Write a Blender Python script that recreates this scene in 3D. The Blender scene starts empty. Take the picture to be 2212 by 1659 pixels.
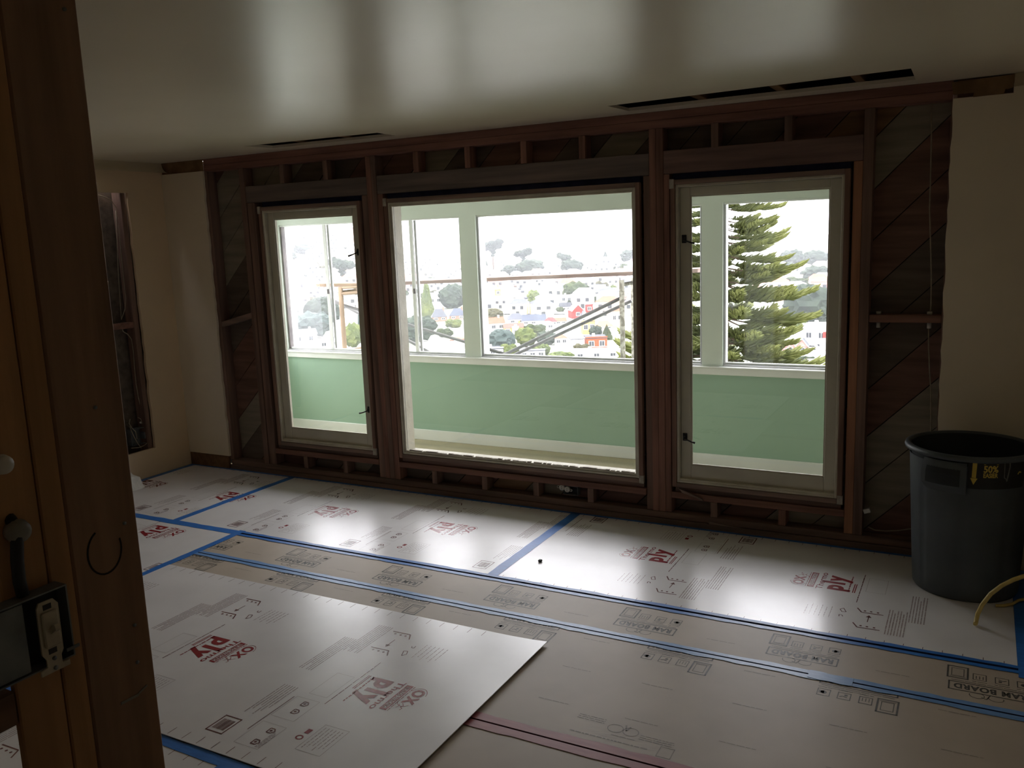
import bpy, bmesh, math, random
from mathutils import Vector, Matrix
C = bpy.context.scene.collection
sc = bpy.context.scene
PI = math.pi

# ------------------------------------------------------------------ camera, sky, light, exposure
F_PX, IMG_W, IMG_H = 1872.849, 2212.0, 1659.0
CAM = Vector((4.708, -4.9996, 1.8196))
R_R = Vector((0.8806807, 0.4721357, -0.0385917))
R_D = Vector((0.0470157, -0.1681815, -0.9846342))
R_F = Vector((-0.4713714, 0.8653339, -0.1703119))
cd = bpy.data.cameras.new('camera')
cam = bpy.data.objects.new('camera', cd)
C.objects.link(cam)
cd.sensor_fit = 'HORIZONTAL'
cd.sensor_width = 36.0
cd.lens = 36.0 * F_PX / IMG_W
cd.clip_start = 0.02
cd.clip_end = 6000
m3 = Matrix((R_R, -R_D, -R_F)).transposed()
cam.matrix_world = Matrix.Translation(CAM) @ m3.to_4x4()
sc.camera = cam

SKY = 9.0
w = bpy.data.worlds.new('overcast_sky')
sc.world = w
w.use_nodes = True
nt = w.node_tree
bg = nt.nodes['Background']
tc = nt.nodes.new('ShaderNodeTexCoord')
sx = nt.nodes.new('ShaderNodeSeparateXYZ')
rp = nt.nodes.new('ShaderNodeValToRGB')
nt.links.new(tc.outputs['Generated'], sx.inputs[0])
nt.links.new(sx.outputs['Z'], rp.inputs[0])
rp.color_ramp.elements[0].position = 0.0
rp.color_ramp.elements[0].color = (.62, .62, .655, 1)
rp.color_ramp.elements[1].position = 1.0
rp.color_ramp.elements[1].color = (1.62, 1.60, 1.68, 1)
nt.links.new(rp.outputs[0], bg.inputs['Color'])
bg.inputs['Strength'].default_value = SKY

sc.view_settings.view_transform = 'Standard'
sc.view_settings.look = 'None'
sc.view_settings.exposure = 0.25
sc.view_settings.gamma = 1.0
sc.view_settings.use_curve_mapping = False
cy = sc.cycles
cy.use_denoising = True
try:
    cy.denoiser = 'OPENIMAGEDENOISE'
    cy.denoising_input_passes = 'RGB_ALBEDO_NORMAL'
    cy.denoising_prefilter = 'ACCURATE'
except Exception:
    pass
cy.max_bounces = 12
cy.diffuse_bounces = 8
cy.glossy_bounces = 4
cy.transparent_max_bounces = 16
cy.volume_bounces = 0
cy.caustics_reflective = False
cy.caustics_refractive = False
cy.sample_clamp_indirect = 6.0


def portal(name, loc, sx_, sy_, rot):
    """a light portal in a window opening: adds no light, only guides the sampling of the sky"""
    ld = bpy.data.lights.new(name, 'AREA')
    ld.shape = 'RECTANGLE'
    ld.size, ld.size_y = sx_, sy_
    ld.cycles.is_portal = True
    o = bpy.data.objects.new(name, ld)
    C.objects.link(o)
    o.location = loc
    o.rotation_euler = rot
    return o


# ------------------------------------------------------------------ measuring helpers (photo pixel -> point on a real plane)
def ray(u, v):
    return R_F + R_R * ((u - IMG_W / 2) / F_PX) + R_D * ((v - IMG_H / 2) / F_PX)


def on(axis, val, u, v):
    d = ray(u, v)
    return CAM + d * ((val - CAM[axis]) / d[axis])


# ------------------------------------------------------------------ materials
def new_mat(name):
    m = bpy.data.materials.new(name)
    m.use_nodes = True
    return m, m.node_tree, m.node_tree.nodes['Principled BSDF']


def mat(name, c1, c2=None, rough=0.6, spec=0.5, scale=6.0, stretch=(1, 1, 1), rot=(0, 0, 0), bump=0.0, detail=5.0,
        lo=0.35, hi=0.65, metal=0.0, coord='Object', bscale=None):
    m, t, b = new_mat(name)
    b.inputs['Roughness'].default_value = rough
    b.inputs['Specular IOR Level'].default_value = spec
    b.inputs['Metallic'].default_value = metal
    b.inputs['Base Color'].default_value = (*c1, 1)
    if c2 is not None:
        co = t.nodes.new('ShaderNodeTexCoord')
        mp = t.nodes.new('ShaderNodeMapping')
        mp.inputs['Scale'].default_value = stretch
        mp.inputs['Rotation'].default_value = rot
        nz = t.nodes.new('ShaderNodeTexNoise')
        nz.inputs['Scale'].default_value = scale
        nz.inputs['Detail'].default_value = detail
        r = t.nodes.new('ShaderNodeValToRGB')
        r.color_ramp.elements[0].position = lo
        r.color_ramp.elements[1].position = hi
        r.color_ramp.elements[0].color = (*c1, 1)
        r.color_ramp.elements[1].color = (*c2, 1)
        t.links.new(co.outputs[coord], mp.inputs[0])
        t.links.new(mp.outputs[0], nz.inputs['Vector'])
        t.links.new(nz.outputs['Fac'], r.inputs[0])
        t.links.new(r.outputs[0], b.inputs['Base Color'])
        if bump:
            bp = t.nodes.new('ShaderNodeBump')
            bp.inputs['Strength'].default_value = bump
            bp.inputs['Distance'].default_value = 0.01
            src = nz
            if bscale:
                src = t.nodes.new('ShaderNodeTexNoise')
                src.inputs['Scale'].default_value = bscale
                t.links.new(mp.outputs[0], src.inputs['Vector'])
            t.links.new(src.outputs['Fac'], bp.inputs['Height'])
            t.links.new(bp.outputs[0], b.inputs['Normal'])
    return m


GR = {'x': (1.5, 22, 22), 'y': (22, 1.5, 22), 'z': (22, 22, 1.5)}


def wood(name, c1, c2, axis='z', rough=0.75, spec=0.25):
    if axis == 'd':
        return mat(name, c1, c2, rough, spec, 1.0, (2, 20, 20), (0, PI / 4, 0), 0.25, lo=0.3, hi=0.7)
    return mat(name, c1, c2, rough, spec, 1.0, GR[axis], (0, 0, 0), 0.25, lo=0.3, hi=0.7)


M = {}
M['stud_z'] = wood('stud_wood', (0.1417, 0.0748, 0.0565), (0.3390, 0.1747, 0.1273), 'z')
M['stud_zo'] = wood('orange_stud_wood', (0.2406, 0.1156, 0.0669), (0.4673, 0.2305, 0.1318), 'z')
M['stud_zd'] = wood('dark_stud_wood', (0.1208, 0.0776, 0.0619), (0.2647, 0.1641, 0.1239), 'z')
M['plate_x'] = wood('plate_wood', (0.1568, 0.0757, 0.0594), (0.3140, 0.1580, 0.1193), 'x')
M['header_x'] = wood('header_wood', (0.1104, 0.0929, 0.0822), (0.2268, 0.1730, 0.1502), 'x')
M['header_xr'] = wood('red_header_wood', (0.1245, 0.0809, 0.0708), (0.2621, 0.1622, 0.1373), 'x')
M['sole_x'] = wood('sole_wood', (0.0900, 0.0662, 0.0529), (0.2219, 0.1357, 0.1026), 'x')
M['sill_x'] = wood('rough_sill_wood', (0.1430, 0.0744, 0.0556), (0.2857, 0.1485, 0.1086), 'x')
M['sh_a'] = wood('brown_sheathing', (0.1101, 0.0644, 0.0502), (0.2365, 0.1291, 0.0943), 'd')
M['sh_b'] = wood('grey_sheathing', (0.1858, 0.1635, 0.1235), (0.3093, 0.2648, 0.1981), 'd')
M['sh_c'] = wood('dark_sheathing', (0.0805, 0.0676, 0.0547), (0.1671, 0.1269, 0.0965), 'd')
M['sh_d'] = wood('orange_sheathing', (0.1626, 0.0987, 0.0530), (0.3085, 0.1791, 0.0955), 'd')
M['post_z'] = wood('old_post_wood', (0.1562, 0.0960, 0.0610), (0.3122, 0.1858, 0.1178), 'z')
M['post_zr'] = wood('reddish_post_wood', (0.2500, 0.1360, 0.0640), (0.4500, 0.2500, 0.1200), 'z')
M['block_y'] = wood('blocking_wood', (0.1140, 0.0684, 0.0441), (0.2274, 0.1286, 0.0784), 'y')
M['joist_y'] = wood('joist_wood', (.11, .06, .03), (.2, .11, .055), 'y')
M['casing_z'] = wood('raw_casing_z', (.15, .09, .066), (.29, .175, .13), 'z')
M['casing_x'] = wood('raw_casing_x', (.15, .105, .085), (.31, .215, .17), 'x')
M['lath'] = mat('brown_backing_paper', (.16, .095, .045), (.25, .155, .08), 0.85, 0.2, 9, bump=.3)
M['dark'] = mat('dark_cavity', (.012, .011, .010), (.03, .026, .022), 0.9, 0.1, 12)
M['felt'] = mat('bluish_building_paper', (.018, .02, .06), (.03, .035, .09), 0.8, 0.2, 12)

M['ceil'] = mat('semi_gloss_ceiling_paint', (.70, .635, .50), (.74, .675, .535), 0.31, 0.5, 1.4, (1, 1, 1), bump=.06, bscale=3.0)
M['wall_left'] = mat('warm_beige_wall_paint', (.66, .52, .35), (.71, .565, .385), 0.55, 0.4, 2.0, bump=.05, bscale=30)
M['wall_win'] = mat('cream_wall_paint', (.68, .61, .48), (.73, .655, .52), 0.55, 0.4, 2.0, bump=.05, bscale=30)
M['plaster_edge'] = mat('broken_plaster', (.34, .31, .26), (.5, .46, .4), 0.9, 0.1, 40, bump=.5)
M['sub'] = wood('subfloor_boards', (.10, .06, .035), (.2, .12, .07), 'x')
M['green'] = mat('sage_green_paint', (.33, .475, .365), (.355, .50, .39), 0.6, 0.3, 1.5)
M['pale'] = mat('pale_green_white_paint', (.64, .69, .615), (.68, .73, .655), 0.5, 0.4, 1.5)
M['white'] = mat('white_paint', (.78, .785, .76), (.83, .835, .81), 0.45, 0.4, 3)
M['oldwhite'] = mat('worn_white_paint', (.50, .47, .38), (.62, .59, .49), 0.5, 0.35, 9, (1, 1, 1), bump=.25, bscale=40)
M['cream'] = mat('cream_sash_paint', (.53, .51, .42), (.60, .58, .48), 0.5, 0.35, 4, bump=.1, bscale=40)
M['carpet'] = mat('beige_carpet', (.44, .385, .26), (.54, .48, .34), 0.95, 0.1, 120, bump=.5)
M['alu'] = mat('aluminium_sash', (.42, .42, .43), (.5, .5, .5), 0.4, 0.5, 6, metal=0.5)
M['alud'] = mat('dark_sash_track', (.12, .11, .11), (.2, .18, .17), 0.5, 0.4, 6)
M['black'] = mat('black_iron', (.012, .012, .012), (.03, .03, .028), 0.45, 0.5, 20)

M['hard'] = mat('white_fibre_sheet', (.70, .685, .68), (.77, .755, .75), 0.28, 0.85, 3.0, bump=.05, bscale=5)
M['ram'] = mat('kraft_floor_board', (.40, .34, .27), (.47, .405, .325), 0.5, 0.35, 2.2, bump=.05, bscale=9)
M['tape'] = mat('blue_masking_tape', (.020, .13, .44), (.03, .18, .55), 0.4, 0.5, 14, (1, 6, 1))
M['tapel'] = mat('light_blue_masking_tape', (.12, .26, .52), (.18, .34, .62), 0.4, 0.5, 14, (1, 6, 1))
M['crease'] = mat('shaded_tape_crease', (.002, .008, .045), (.004, .014, .07), 0.6, 0.3, 10)  # dirt and the groove's shadow, both put into this darker colour
M['rtape'] = mat('red_tape', (.30, .085, .09), (.37, .12, .12), 0.45, 0.4, 8, (1, 6, 1))
M['rcrease'] = mat('shaded_red_tape_crease', (.05, .004, .008), (.08, .008, .012), 0.6, 0.3, 10)  # darker than the red tape: the groove's shadow is in the colour
M['ink'] = mat('red_ink', (.25, .020, .028), (.31, .028, .034), 0.27, 0.95, 20)
M['inkb'] = mat('brown_ink', (.13, .045, .045), (.18, .07, .065), 0.27, 0.95, 20)
M['inkl'] = mat('faint_ink', (.36, .29, .28), (.45, .38, .37), 0.27, 0.95, 20)
M['inkg'] = mat('grey_ink', (.065, .062, .052), (.11, .105, .09), 0.5, 0.35, 20)
M['inkgl'] = mat('faint_grey_ink', (.20, .18, .145), (.25, .22, .18), 0.5, 0.35, 20)

M['bin'] = mat('dark_grey_plastic', (.055, .066, .070), (.072, .086, .092), 0.5, 0.45, 5, bump=.05, bscale=60)
M['bin_in'] = mat('shaded_bin_plastic', (.02, .025, .027), (.03, .034, .036), 0.6, 0.3, 5)  # darker copy of the bin plastic, for the inner wall and pocket shade
M['label_black'] = mat('black_sticker', (.010, .011, .010), (.016, .016, .014), 0.5, 0.4, 5)
M['label_yellow'] = mat('yellow_print', (.55, .40, .06), (.62, .46, .08), 0.5, 0.4, 12)
M['label_grey'] = mat('grey_print', (.12, .12, .11), (.18, .18, .16), 0.5, 0.4, 30)
M['cord_y'] = mat('yellow_cord_jacket', (.50, .38, .11), (.60, .47, .16), 0.5, 0.4, 30)
M['cable_w'] = mat('old_cream_cable', (.28, .24, .17), (.36, .31, .22), 0.6, 0.3, 30)
M['porcelain'] = mat('white_porcelain', (.5, .49, .44), (.6, .58, .52), 0.35, 0.5, 20)
M['grey_porc'] = mat('grey_porcelain', (.16, .155, .13), (.22, .21, .18), 0.5, 0.4, 25)
M['steel'] = mat('old_galvanised_box', (.10, .115, .12), (.18, .195, .20), 0.5, 0.5, 18, metal=0.2)
M['ivory'] = mat('ivory_bakelite', (.36, .32, .24), (.44, .40, .31), 0.5, 0.4, 30)
M['paper'] = mat('white_paper', (.6, .6, .57), (.68, .68, .64), 0.8, 0.2, 20)

# glass: clear, lets the sky straight through, mirrors a little at a slant
gm, t, b = new_mat('window_glass')
t.nodes.remove(b)
tr = t.nodes.new('ShaderNodeBsdfTransparent')
tr.inputs[0].default_value = (.965, .965, .965, 1)
gl = t.nodes.new('ShaderNodeBsdfGlossy')
gl.inputs['Roughness'].default_value = 0.02
fr = t.nodes.new('ShaderNodeFresnel')
ge = t.nodes.new('ShaderNodeNewGeometry')
mr = t.nodes.new('ShaderNodeMapRange')          # same mirror strength on both faces of the thin pane
mr.inputs['To Min'].default_value = 1.5
mr.inputs['To Max'].default_value = 1 / 1.5
t.links.new(ge.outputs['Backfacing'], mr.inputs['Value'])
t.links.new(mr.outputs[0], fr.inputs['IOR'])
mx = t.nodes.new('ShaderNodeMixShader')
t.links.new(fr.outputs[0], mx.inputs[0])
t.links.new(tr.outputs[0], mx.inputs[1])
t.links.new(gl.outputs[0], mx.inputs[2])
t.links.new(mx.outputs[0], t.nodes['Material Output'].inputs['Surface'])
M['glass'] = gm


# ------------------------------------------------------------------ mesh helpers
class MB:
    """collects faces in world coordinates and links them as ONE mesh object"""

    def __init__(s):
        s.v, s.f, s.mi, s.sm = [], [], [], []
        s.slot = 0
        s.smooth = False

    def add(s, vs, fs):
        b = len(s.v)
        s.v += [tuple(p) for p in vs]
        for f in fs:
            s.f.append([b + i for i in f])
            s.mi.append(s.slot)
            s.sm.append(s.smooth)
        return s

    def box(s, x0, x1, y0, y1, z0, z1, c=0.0):
        if x0 > x1: x0, x1 = x1, x0
        if y0 > y1: y0, y1 = y1, y0
        if z0 > z1: z0, z1 = z1, z0
        c = min(c, (x1 - x0) / 3, (y1 - y0) / 3, (z1 - z0) / 3)
        if c <= 0:
            s.add([(x0, y0, z0), (x1, y0, z0), (x1, y1, z0), (x0, y1, z0), (x0, y0, z1), (x1, y0, z1), (x1, y1, z1), (x0, y1, z1)],
                  [(0, 3, 2, 1), (4, 5, 6, 7), (0, 1, 5, 4), (1, 2, 6, 5), (2, 3, 7, 6), (3, 0, 4, 7)])
            return s
        bm = bmesh.new()
        vs = [bm.verts.new(p) for p in [(x0, y0, z0), (x1, y0, z0), (x1, y1, z0), (x0, y1, z0), (x0, y0, z1), (x1, y0, z1), (x1, y1, z1), (x0, y1, z1)]]
        for f in [(0, 3, 2, 1), (4, 5, 6, 7), (0, 1, 5, 4), (1, 2, 6, 5), (2, 3, 7, 6), (3, 0, 4, 7)]:
            bm.faces.new([vs[i] for i in f])
        bmesh.ops.bevel(bm, geom=list(bm.edges), offset=c, segments=1, affect='EDGES')
        bm.verts.index_update()
        s.add([v.co[:] for v in bm.verts], [[v.index for v in f.verts] for f in bm.faces])
        bm.free()
        return s

    def obox(s, cen, ax, ay, az):
        """box from a centre and three half-axis vectors"""
        cen, ax, ay, az = Vector(cen), Vector(ax), Vector(ay), Vector(az)
        P = [cen + ax * i + ay * j + az * k for k in (-1, 1) for (i, j) in ((-1, -1), (1, -1), (1, 1), (-1, 1))]
        s.add(P, [(0, 3, 2, 1), (4, 5, 6, 7), (0, 1, 5, 4), (1, 2, 6, 5), (2, 3, 7, 6), (3, 0, 4, 7)])
        return s

    def bar(s, p, q, wdt, thk, up=(0, 0, 1)):
        p, q = Vector(p), Vector(q)
        d = (q - p)
        side = d.cross(Vector(up)).normalized()
        u2 = side.cross(d).normalized()
        return s.obox((p + q) / 2, d / 2, side * wdt / 2, u2 * thk / 2)

    def prism(s, poly, d):
        """extrude a planar polygon by the vector d"""
        d = Vector(d)
        P = [Vector(p) for p in poly]
        n = len(P)
        s.add(P + [p + d for p in P], [list(range(n))[::-1], list(range(n, 2 * n))] + [(i, (i + 1) % n, n + (i + 1) % n, n + i) for i in range(n)])
        return s

    def tube(s, path, r, n=8, cap=True):
        path = [Vector(p) for p in path]
        rr = r if isinstance(r, (list, tuple)) else [r] * len(path)
        rings = []
        prev = None
        for i, p in enumerate(path):
            t_ = (path[min(i + 1, len(path) - 1)] - path[max(i - 1, 0)]).normalized()
            a = prev if prev is not None else (Vector((0, 0, 1)) if abs(t_.z) < .9 else Vector((1, 0, 0)))
            a = (a - t_ * a.dot(t_))
            if a.length < 1e-6: a = t_.orthogonal()
            a.normalize()
            prev = a
            b_ = t_.cross(a)
            rings.append([p + (a * math.cos(2 * PI * k / n) + b_ * math.sin(2 * PI * k / n)) * rr[i] for k in range(n)])
        V = [q for rg in rings for q in rg]
        Fs = [(i * n + k, i * n + (k + 1) % n, (i + 1) * n + (k + 1) % n, (i + 1) * n + k) for i in range(len(path) - 1) for k in range(n)]
        if cap:
            Fs += [list(range(n))[::-1], list(range((len(path) - 1) * n, len(path) * n))]
        s.add(V, Fs)
        return s

    def lathe(s, cx, cy, prof, n=32, a0=0.0, a1=2 * PI):
        full = abs(a1 - a0 - 2 * PI) < 1e-6
        cols = n if full else n + 1
        V = [(cx + r * math.cos(a0 + (a1 - a0) * k / n), cy + r * math.sin(a0 + (a1 - a0) * k / n), z) for (r, z) in prof for k in range(cols)]
        Fs = []
        for i in range(len(prof) - 1):
            for k in range(n):
                k2 = (k + 1) % cols
                Fs.append((i * cols + k, i * cols + k2, (i + 1) * cols + k2, (i + 1) * cols + k))
        s.add(V, Fs)
        return s

    def mesh(s, name, mats, origin=(0, 0, 0)):
        me = bpy.data.meshes.new(name)
        o = Vector(origin)
        me.from_pydata([Vector(p) - o for p in s.v], [], s.f)
        for m in (mats if isinstance(mats, (list, tuple)) else [mats]):
            me.materials.append(m)
        me.polygons.foreach_set('material_index', s.mi)
        me.polygons.foreach_set('use_smooth', s.sm)
        me.update()
        return me

    def build(s, name, mats, parent=None, origin=None):
        """the mesh as an object; under a parent its coordinates are taken from the thing's own origin"""
        og = Vector(parent['_o']) if parent is not None else Vector(origin or (0, 0, 0))
        o = bpy.data.objects.new(name, s.mesh(name, mats, og))
        C.objects.link(o)
        o['_o'] = tuple(og)
        if parent is not None:
            o.parent = parent
        else:
            o.location = og
        return o


def tag(o, label=None, cat=None, group=None, kind=None):
    if label: o['label'] = label
    if cat: o['category'] = cat
    if group: o['group'] = group
    if kind: o['kind'] = kind
    return o


def thing(name, label, cat, loc, group=None):
    o = bpy.data.objects.new(name, None)
    C.objects.link(o)
    o.location = loc
    o['_o'] = tuple(loc)
    return tag(o, label, cat, group)


def setting(name, loc=(0, 0, 0)):
    o = bpy.data.objects.new(name, None)
    C.objects.link(o)
    o.location = loc
    o['_o'] = tuple(loc)
    o['kind'] = 'structure'
    return o


def clip_poly(poly, x0, x1, z0, z1):
    """Sutherland-Hodgman clip of a 2-D polygon to a rectangle"""
    def cl(P, inside, inter):
        out = []
        for i in range(len(P)):
            a, b_ = P[i - 1], P[i]
            ia, ib = inside(a), inside(b_)
            if ib:
                if not ia: out.append(inter(a, b_))
                out.append(b_)
            elif ia:
                out.append(inter(a, b_))
        return out
    for ax, val, sg in ((0, x0, 1), (0, x1, -1), (1, z0, 1), (1, z1, -1)):
        if not poly: return poly
        poly = cl(poly, lambda p: sg * (p[ax] - val) >= -1e-9,
                  lambda a, b_: tuple(a[k] + (b_[k] - a[k]) * ((val - a[ax]) / (b_[ax] - a[ax])) for k in (0, 1)))
    return poly


# ------------------------------------------------------------------ room sizes
XL, XR = -1.14, 5.12           # side walls
CEIL = 2.485
YB = -7.4                      # wall behind the camera
WIN = {'a': (-.139, .824), 'b': (1.032, 2.899), 'c': (3.087, 4.073)}
WB, WT = .247, 2.093
SRY = 1.40                     # inner face of the sunroom's outer wall
rnd = random.Random(7)

for nm, x0, x1 in (('portal_a', -1.24, .77), ('portal_b', .935, 2.867), ('portal_c', 3.025, 3.76)):
    portal(nm, ((x0 + x1) / 2, 1.50, 1.39), x1 - x0, 1.18, (-PI / 2, 0, 0))

portal('portal_d', (-1.43, 1.06, 1.39), 1.18, .52, (0, -PI / 2, 0))

# ------------------------------------------------------------------ the room shell
MB().box(XL - .3, XR + .3, YB - .1, .12, -.05, -.006).build('floor', M['sub'])['kind'] = 'structure'

# ceiling: plaster with two strips cut out along the window wall
HL = [(.195, -.44), (1.286, -.375), (1.277, -.163), (.236, -.196)]
HR = [(2.872, -.421), (4.383, -.528), (4.379, -.162), (2.888, -.140)]
mb = MB()


def cq(*p):
    mb.add([(x, y, CEIL) for x, y in p], [list(range(len(p)))])
    mb.add([(x, y, CEIL + .018) for x, y in p], [list(range(len(p)))])


def cwall(h):
    n = len(h)
    for i in range(n):
        a, b_ = h[i], h[(i + 1) % n]
        mb.add([(a[0], a[1], CEIL), (b_[0], b_[1], CEIL), (b_[0], b_[1], CEIL + .018), (a[0], a[1], CEIL + .018)], [(0, 1, 2, 3)])


YM = -.7
cq((XL - .1, YB), (XR + .1, YB), (XR + .1, YM), (XL - .1, YM))
cq((XL - .1, YM), (.195, YM), HL[0], HL[3], (.236, 0), (XL - .1, 0))
cq((.195, YM), (1.286, YM), HL[1], HL[0])
cq(HL[3], HL[2], (1.277, 0), (.236, 0))
cq((1.286, YM), (2.872, YM), HR[0], HR[3], (2.888, 0), (1.277, 0), HL[2], HL[1])
cq((2.872, YM), (4.383, YM), HR[1], HR[0])
cq(HR[3], HR[2], (4.379, 0), (2.888, 0))
cq((4.383, YM), (XR + .1, YM), (XR + .1, 0), (4.379, 0), HR[2], HR[1])
cwall(HL)
cwall(HR)
ceil = mb.build('ceiling', M['ceil'])
ceil['kind'] = 'structure'
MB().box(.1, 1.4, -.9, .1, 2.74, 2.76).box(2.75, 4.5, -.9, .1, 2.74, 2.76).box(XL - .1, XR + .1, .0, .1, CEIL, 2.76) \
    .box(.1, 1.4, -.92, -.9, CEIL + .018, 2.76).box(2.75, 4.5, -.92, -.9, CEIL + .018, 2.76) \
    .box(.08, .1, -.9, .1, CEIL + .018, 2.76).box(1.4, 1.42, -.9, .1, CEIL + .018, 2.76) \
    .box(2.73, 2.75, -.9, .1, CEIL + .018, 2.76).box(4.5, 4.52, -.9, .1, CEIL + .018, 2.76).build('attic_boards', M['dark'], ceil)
for x in (.505, .893, 3.315, 3.735, 4.125):
    MB().box(x - .024, x + .024, -.88, -.002, CEIL + .02, 2.70, .003).build('joist', M['joist_y'], ceil)

# plaster coves where wall and ceiling meet
def cove(name, along, a0, a1, at_, sgn, m, r=.075, parent=None):
    c_ = MB()
    c_.smooth = True
    prof = [(r * (1 - math.sin(q)), r * (1 - math.cos(q))) for q in [PI / 2 * i / 8 for i in range(9)]]
    V = []
    for s_ in (a0, a1):
        for off, dz in prof:
            p = at_ + sgn * off
            V.append((p, s_, CEIL - r + dz * 0 + (r - dz) * 0 + dz * 1) if along == 'y' else (s_, p, CEIL - r + dz))
    c_.add(V, [(i, i + 1, 9 + i + 1, 9 + i) for i in range(8)])
    if along == 'y':
        e = [(at_ + sgn * o_, a1, CEIL - r + d_) for o_, d_ in prof] + [(at_, a1, CEIL)]
    else:
        e = [(a0, at_ + sgn * o_, CEIL - r + d_) for o_, d_ in prof] + [(a0, at_, CEIL)]
    c_.add(e, [list(range(len(e)))])
    return c_.build(name, m, parent)


# left wall, with a tall strip of plaster cut out down to the studs
OY0, OY1, OZ0, OZ1 = -1.30, -.355, .222, 2.247
wl = MB()
T = .025


def ragged(y, z0, z1, n, amp, seed):
    r_ = random.Random(seed)
    return [(y + r_.uniform(-amp, amp), z0 + (z1 - z0) * i / n) for i in range(n + 1)]


edge = ragged(OY1, OZ0, OZ1, 26, .006, 3)
wl.box(XL - T, XL, YB, OY0, 0, CEIL)
wl.box(XL - T, XL, OY0, 0, OZ1, CEIL)
wl.box(XL - T, XL, OY0, 0, 0, OZ0)
for i in range(26):
    (ya, za), (yb, zb) = edge[i], edge[i + 1]
    wl.prism([(XL - T, ya, za), (XL - T, 0, za), (XL - T, 0, zb), (XL - T, yb, zb)], (T, 0, 0))
wall_l = wl.build('wall_left', M['wall_left'])
wall_l['kind'] = 'structure'
cove('cove', 'y', YB, -.001, XL, 1, M['ceil'], .08, wall_l)
MB().box(XL - .16, XL - .15, -1.5, .1, 0, CEIL).box(XL - .15, XL - T, -1.5, -1.49, 0, CEIL).box(XL - .15, XL - T, .09, .1, 0, CEIL) \
    .build('lath_board', M['sh_c'], wall_l)
for y0, y1, m in ((-.405, -.36, 'stud_zd'), (-.82, -.775, 'stud_z'), (-1.24, -1.195, 'stud_z')):
    MB().box(XL - .125, XL - T - .002, y0, y1, .05, 2.44, .003).build('stud', M[m], wall_l)
MB().box(XL - .11, XL - T - .006, -.775, -.405, 1.205, 1.25, .003).build('fire_block', M['sill_x'], wall_l)
for z0, z1, z2, z3 in ((1.62, 1.88, 2.02, 1.72), (1.02, 1.15, 1.33, 1.24), (.93, 1.0, 1.19, 1.16)):
    MB().prism([(XL - .148, -.72, z0), (XL - .148, -.53, z1), (XL - .148, -.53, z2), (XL - .148, -.72, z3)], (.006, 0, 0)).build('plaster_patch', M['plaster_edge'], wall_l)

# right wall (just outside the picture) and the wall behind the camera
wr = MB().box(XR, XR + .03, YB, 0, 0, CEIL).build('wall_right', M['wall_win'])
wr['kind'] = 'structure'
cove('cove', 'y', YB, -.001, XR, -1, M['ceil'], .08, wr)
MB().box(XL - .1, XR + .1, YB - .05, YB, 0, CEIL).build('wall_back', M['wall_win'])['kind'] = 'structure'

# ------------------------------------------------------------------ the window wall: plaster at both ends, bare framing between
wf = setting('wall_front')
D = .095
PX0, PX1 = -.68, 4.54
# plaster that is left, with ragged cut edges
pl = MB()
e1 = ragged(PX0, .108, 2.395, 40, .005, 5)
for i in range(40):
    (xa, za), (xb, zb) = e1[i], e1[i + 1]
    pl.prism([(XL, -.02, za), (xa, -.02, za), (xb, -.02, zb), (XL, -.02, zb)], (0, .02, 0))
pl.build('plaster', M['wall_win'], wf)
MB().box(XL, PX0, -.006, .0, 2.36, CEIL).build('backing_paper', M['lath'], wf)
pl = MB()
e2 = ragged(PX1, 0, 2.395, 40, .005, 6)
for i in range(40):
    (xa, za), (xb, zb) = e2[i], e2[i + 1]
    pl.prism([(xa, -.02, za), (XR, -.02, za), (XR, -.02, zb), (xb, -.02, zb)], (0, .02, 0))
pl.box(4.801, XR, -.02, 0, 2.395, CEIL)
tri = [(4.62, 2.395), (4.626, 2.40), (4.636, 2.397)]
pl.build('plaster', M['wall_win'], wf)
MB().box(PX1 + .02, XR, .001, .03, 0, CEIL).box(XL, PX0 - .05, .001, .03, 0, CEIL).build('lath_board', M['sh_a'], wf)
rag = [on(1, -.02, u, v) for u, v in ((2056, 178), (2193, 160), (2192, 176), (2188, 189), (2177, 192), (2172, 192), (2168, 203), (2136, 206), (2102, 210), (2104, 200), (2080, 202), (2059, 204))]
MB().prism([(p.x, -.022, p.z) for p in rag], (0, .02, 0)).build('backing_paper', M['lath'], wf)
cove('cove', 'x', 4.802, XR, -.02, -1, M['ceil'], .07, wf)
MB().box(XL, PX0 - .01, -.018, .0, 0, .105, .003).build('base_block', M['joist_y'], wf)

# plates
MB().box(PX0, PX1, .0, D, 2.392, 2.437, .002).build('top_plate', M['plate_x'], wf)
MB().box(PX0, PX1, .001, D, 2.438, CEIL, .002).build('top_plate', M['plate_x'], wf)
MB().box(PX0, PX1, -.012, D, -.004, .034, .002).build('sole_plate', M['sole_x'], wf)
MB().box(PX0, PX1, .0, D, .036, .076, .002).build('sole_plate', M['sole_x'], wf)


def stud(x0, x1, z0, z1, m, y0=0.0):
    MB().box(x0, x1, y0, D, z0, z1, .002).build('stud', M[m], wf)


# full-height studs
stud(-.315, -.265, .077, 2.391, 'stud_zd')
stud(.889, .931, .077, 2.391, 'stud_z')
stud(.932, .972, .077, 2.391, 'stud_zd')
stud(2.957, 2.998, .077, 2.391, 'stud_z')
stud(2.999, 3.041, .077, 2.391, 'stud_z', .001)
stud(4.133, 4.182, .077, 2.391, 'stud_zd')
stud(PX0 - .04, PX0 + .03, .077, 2.391, 'stud_zd', .002)
stud(PX1 - .005, PX1 + .04, .077, 2.391, 'stud_zd', .002)
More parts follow.
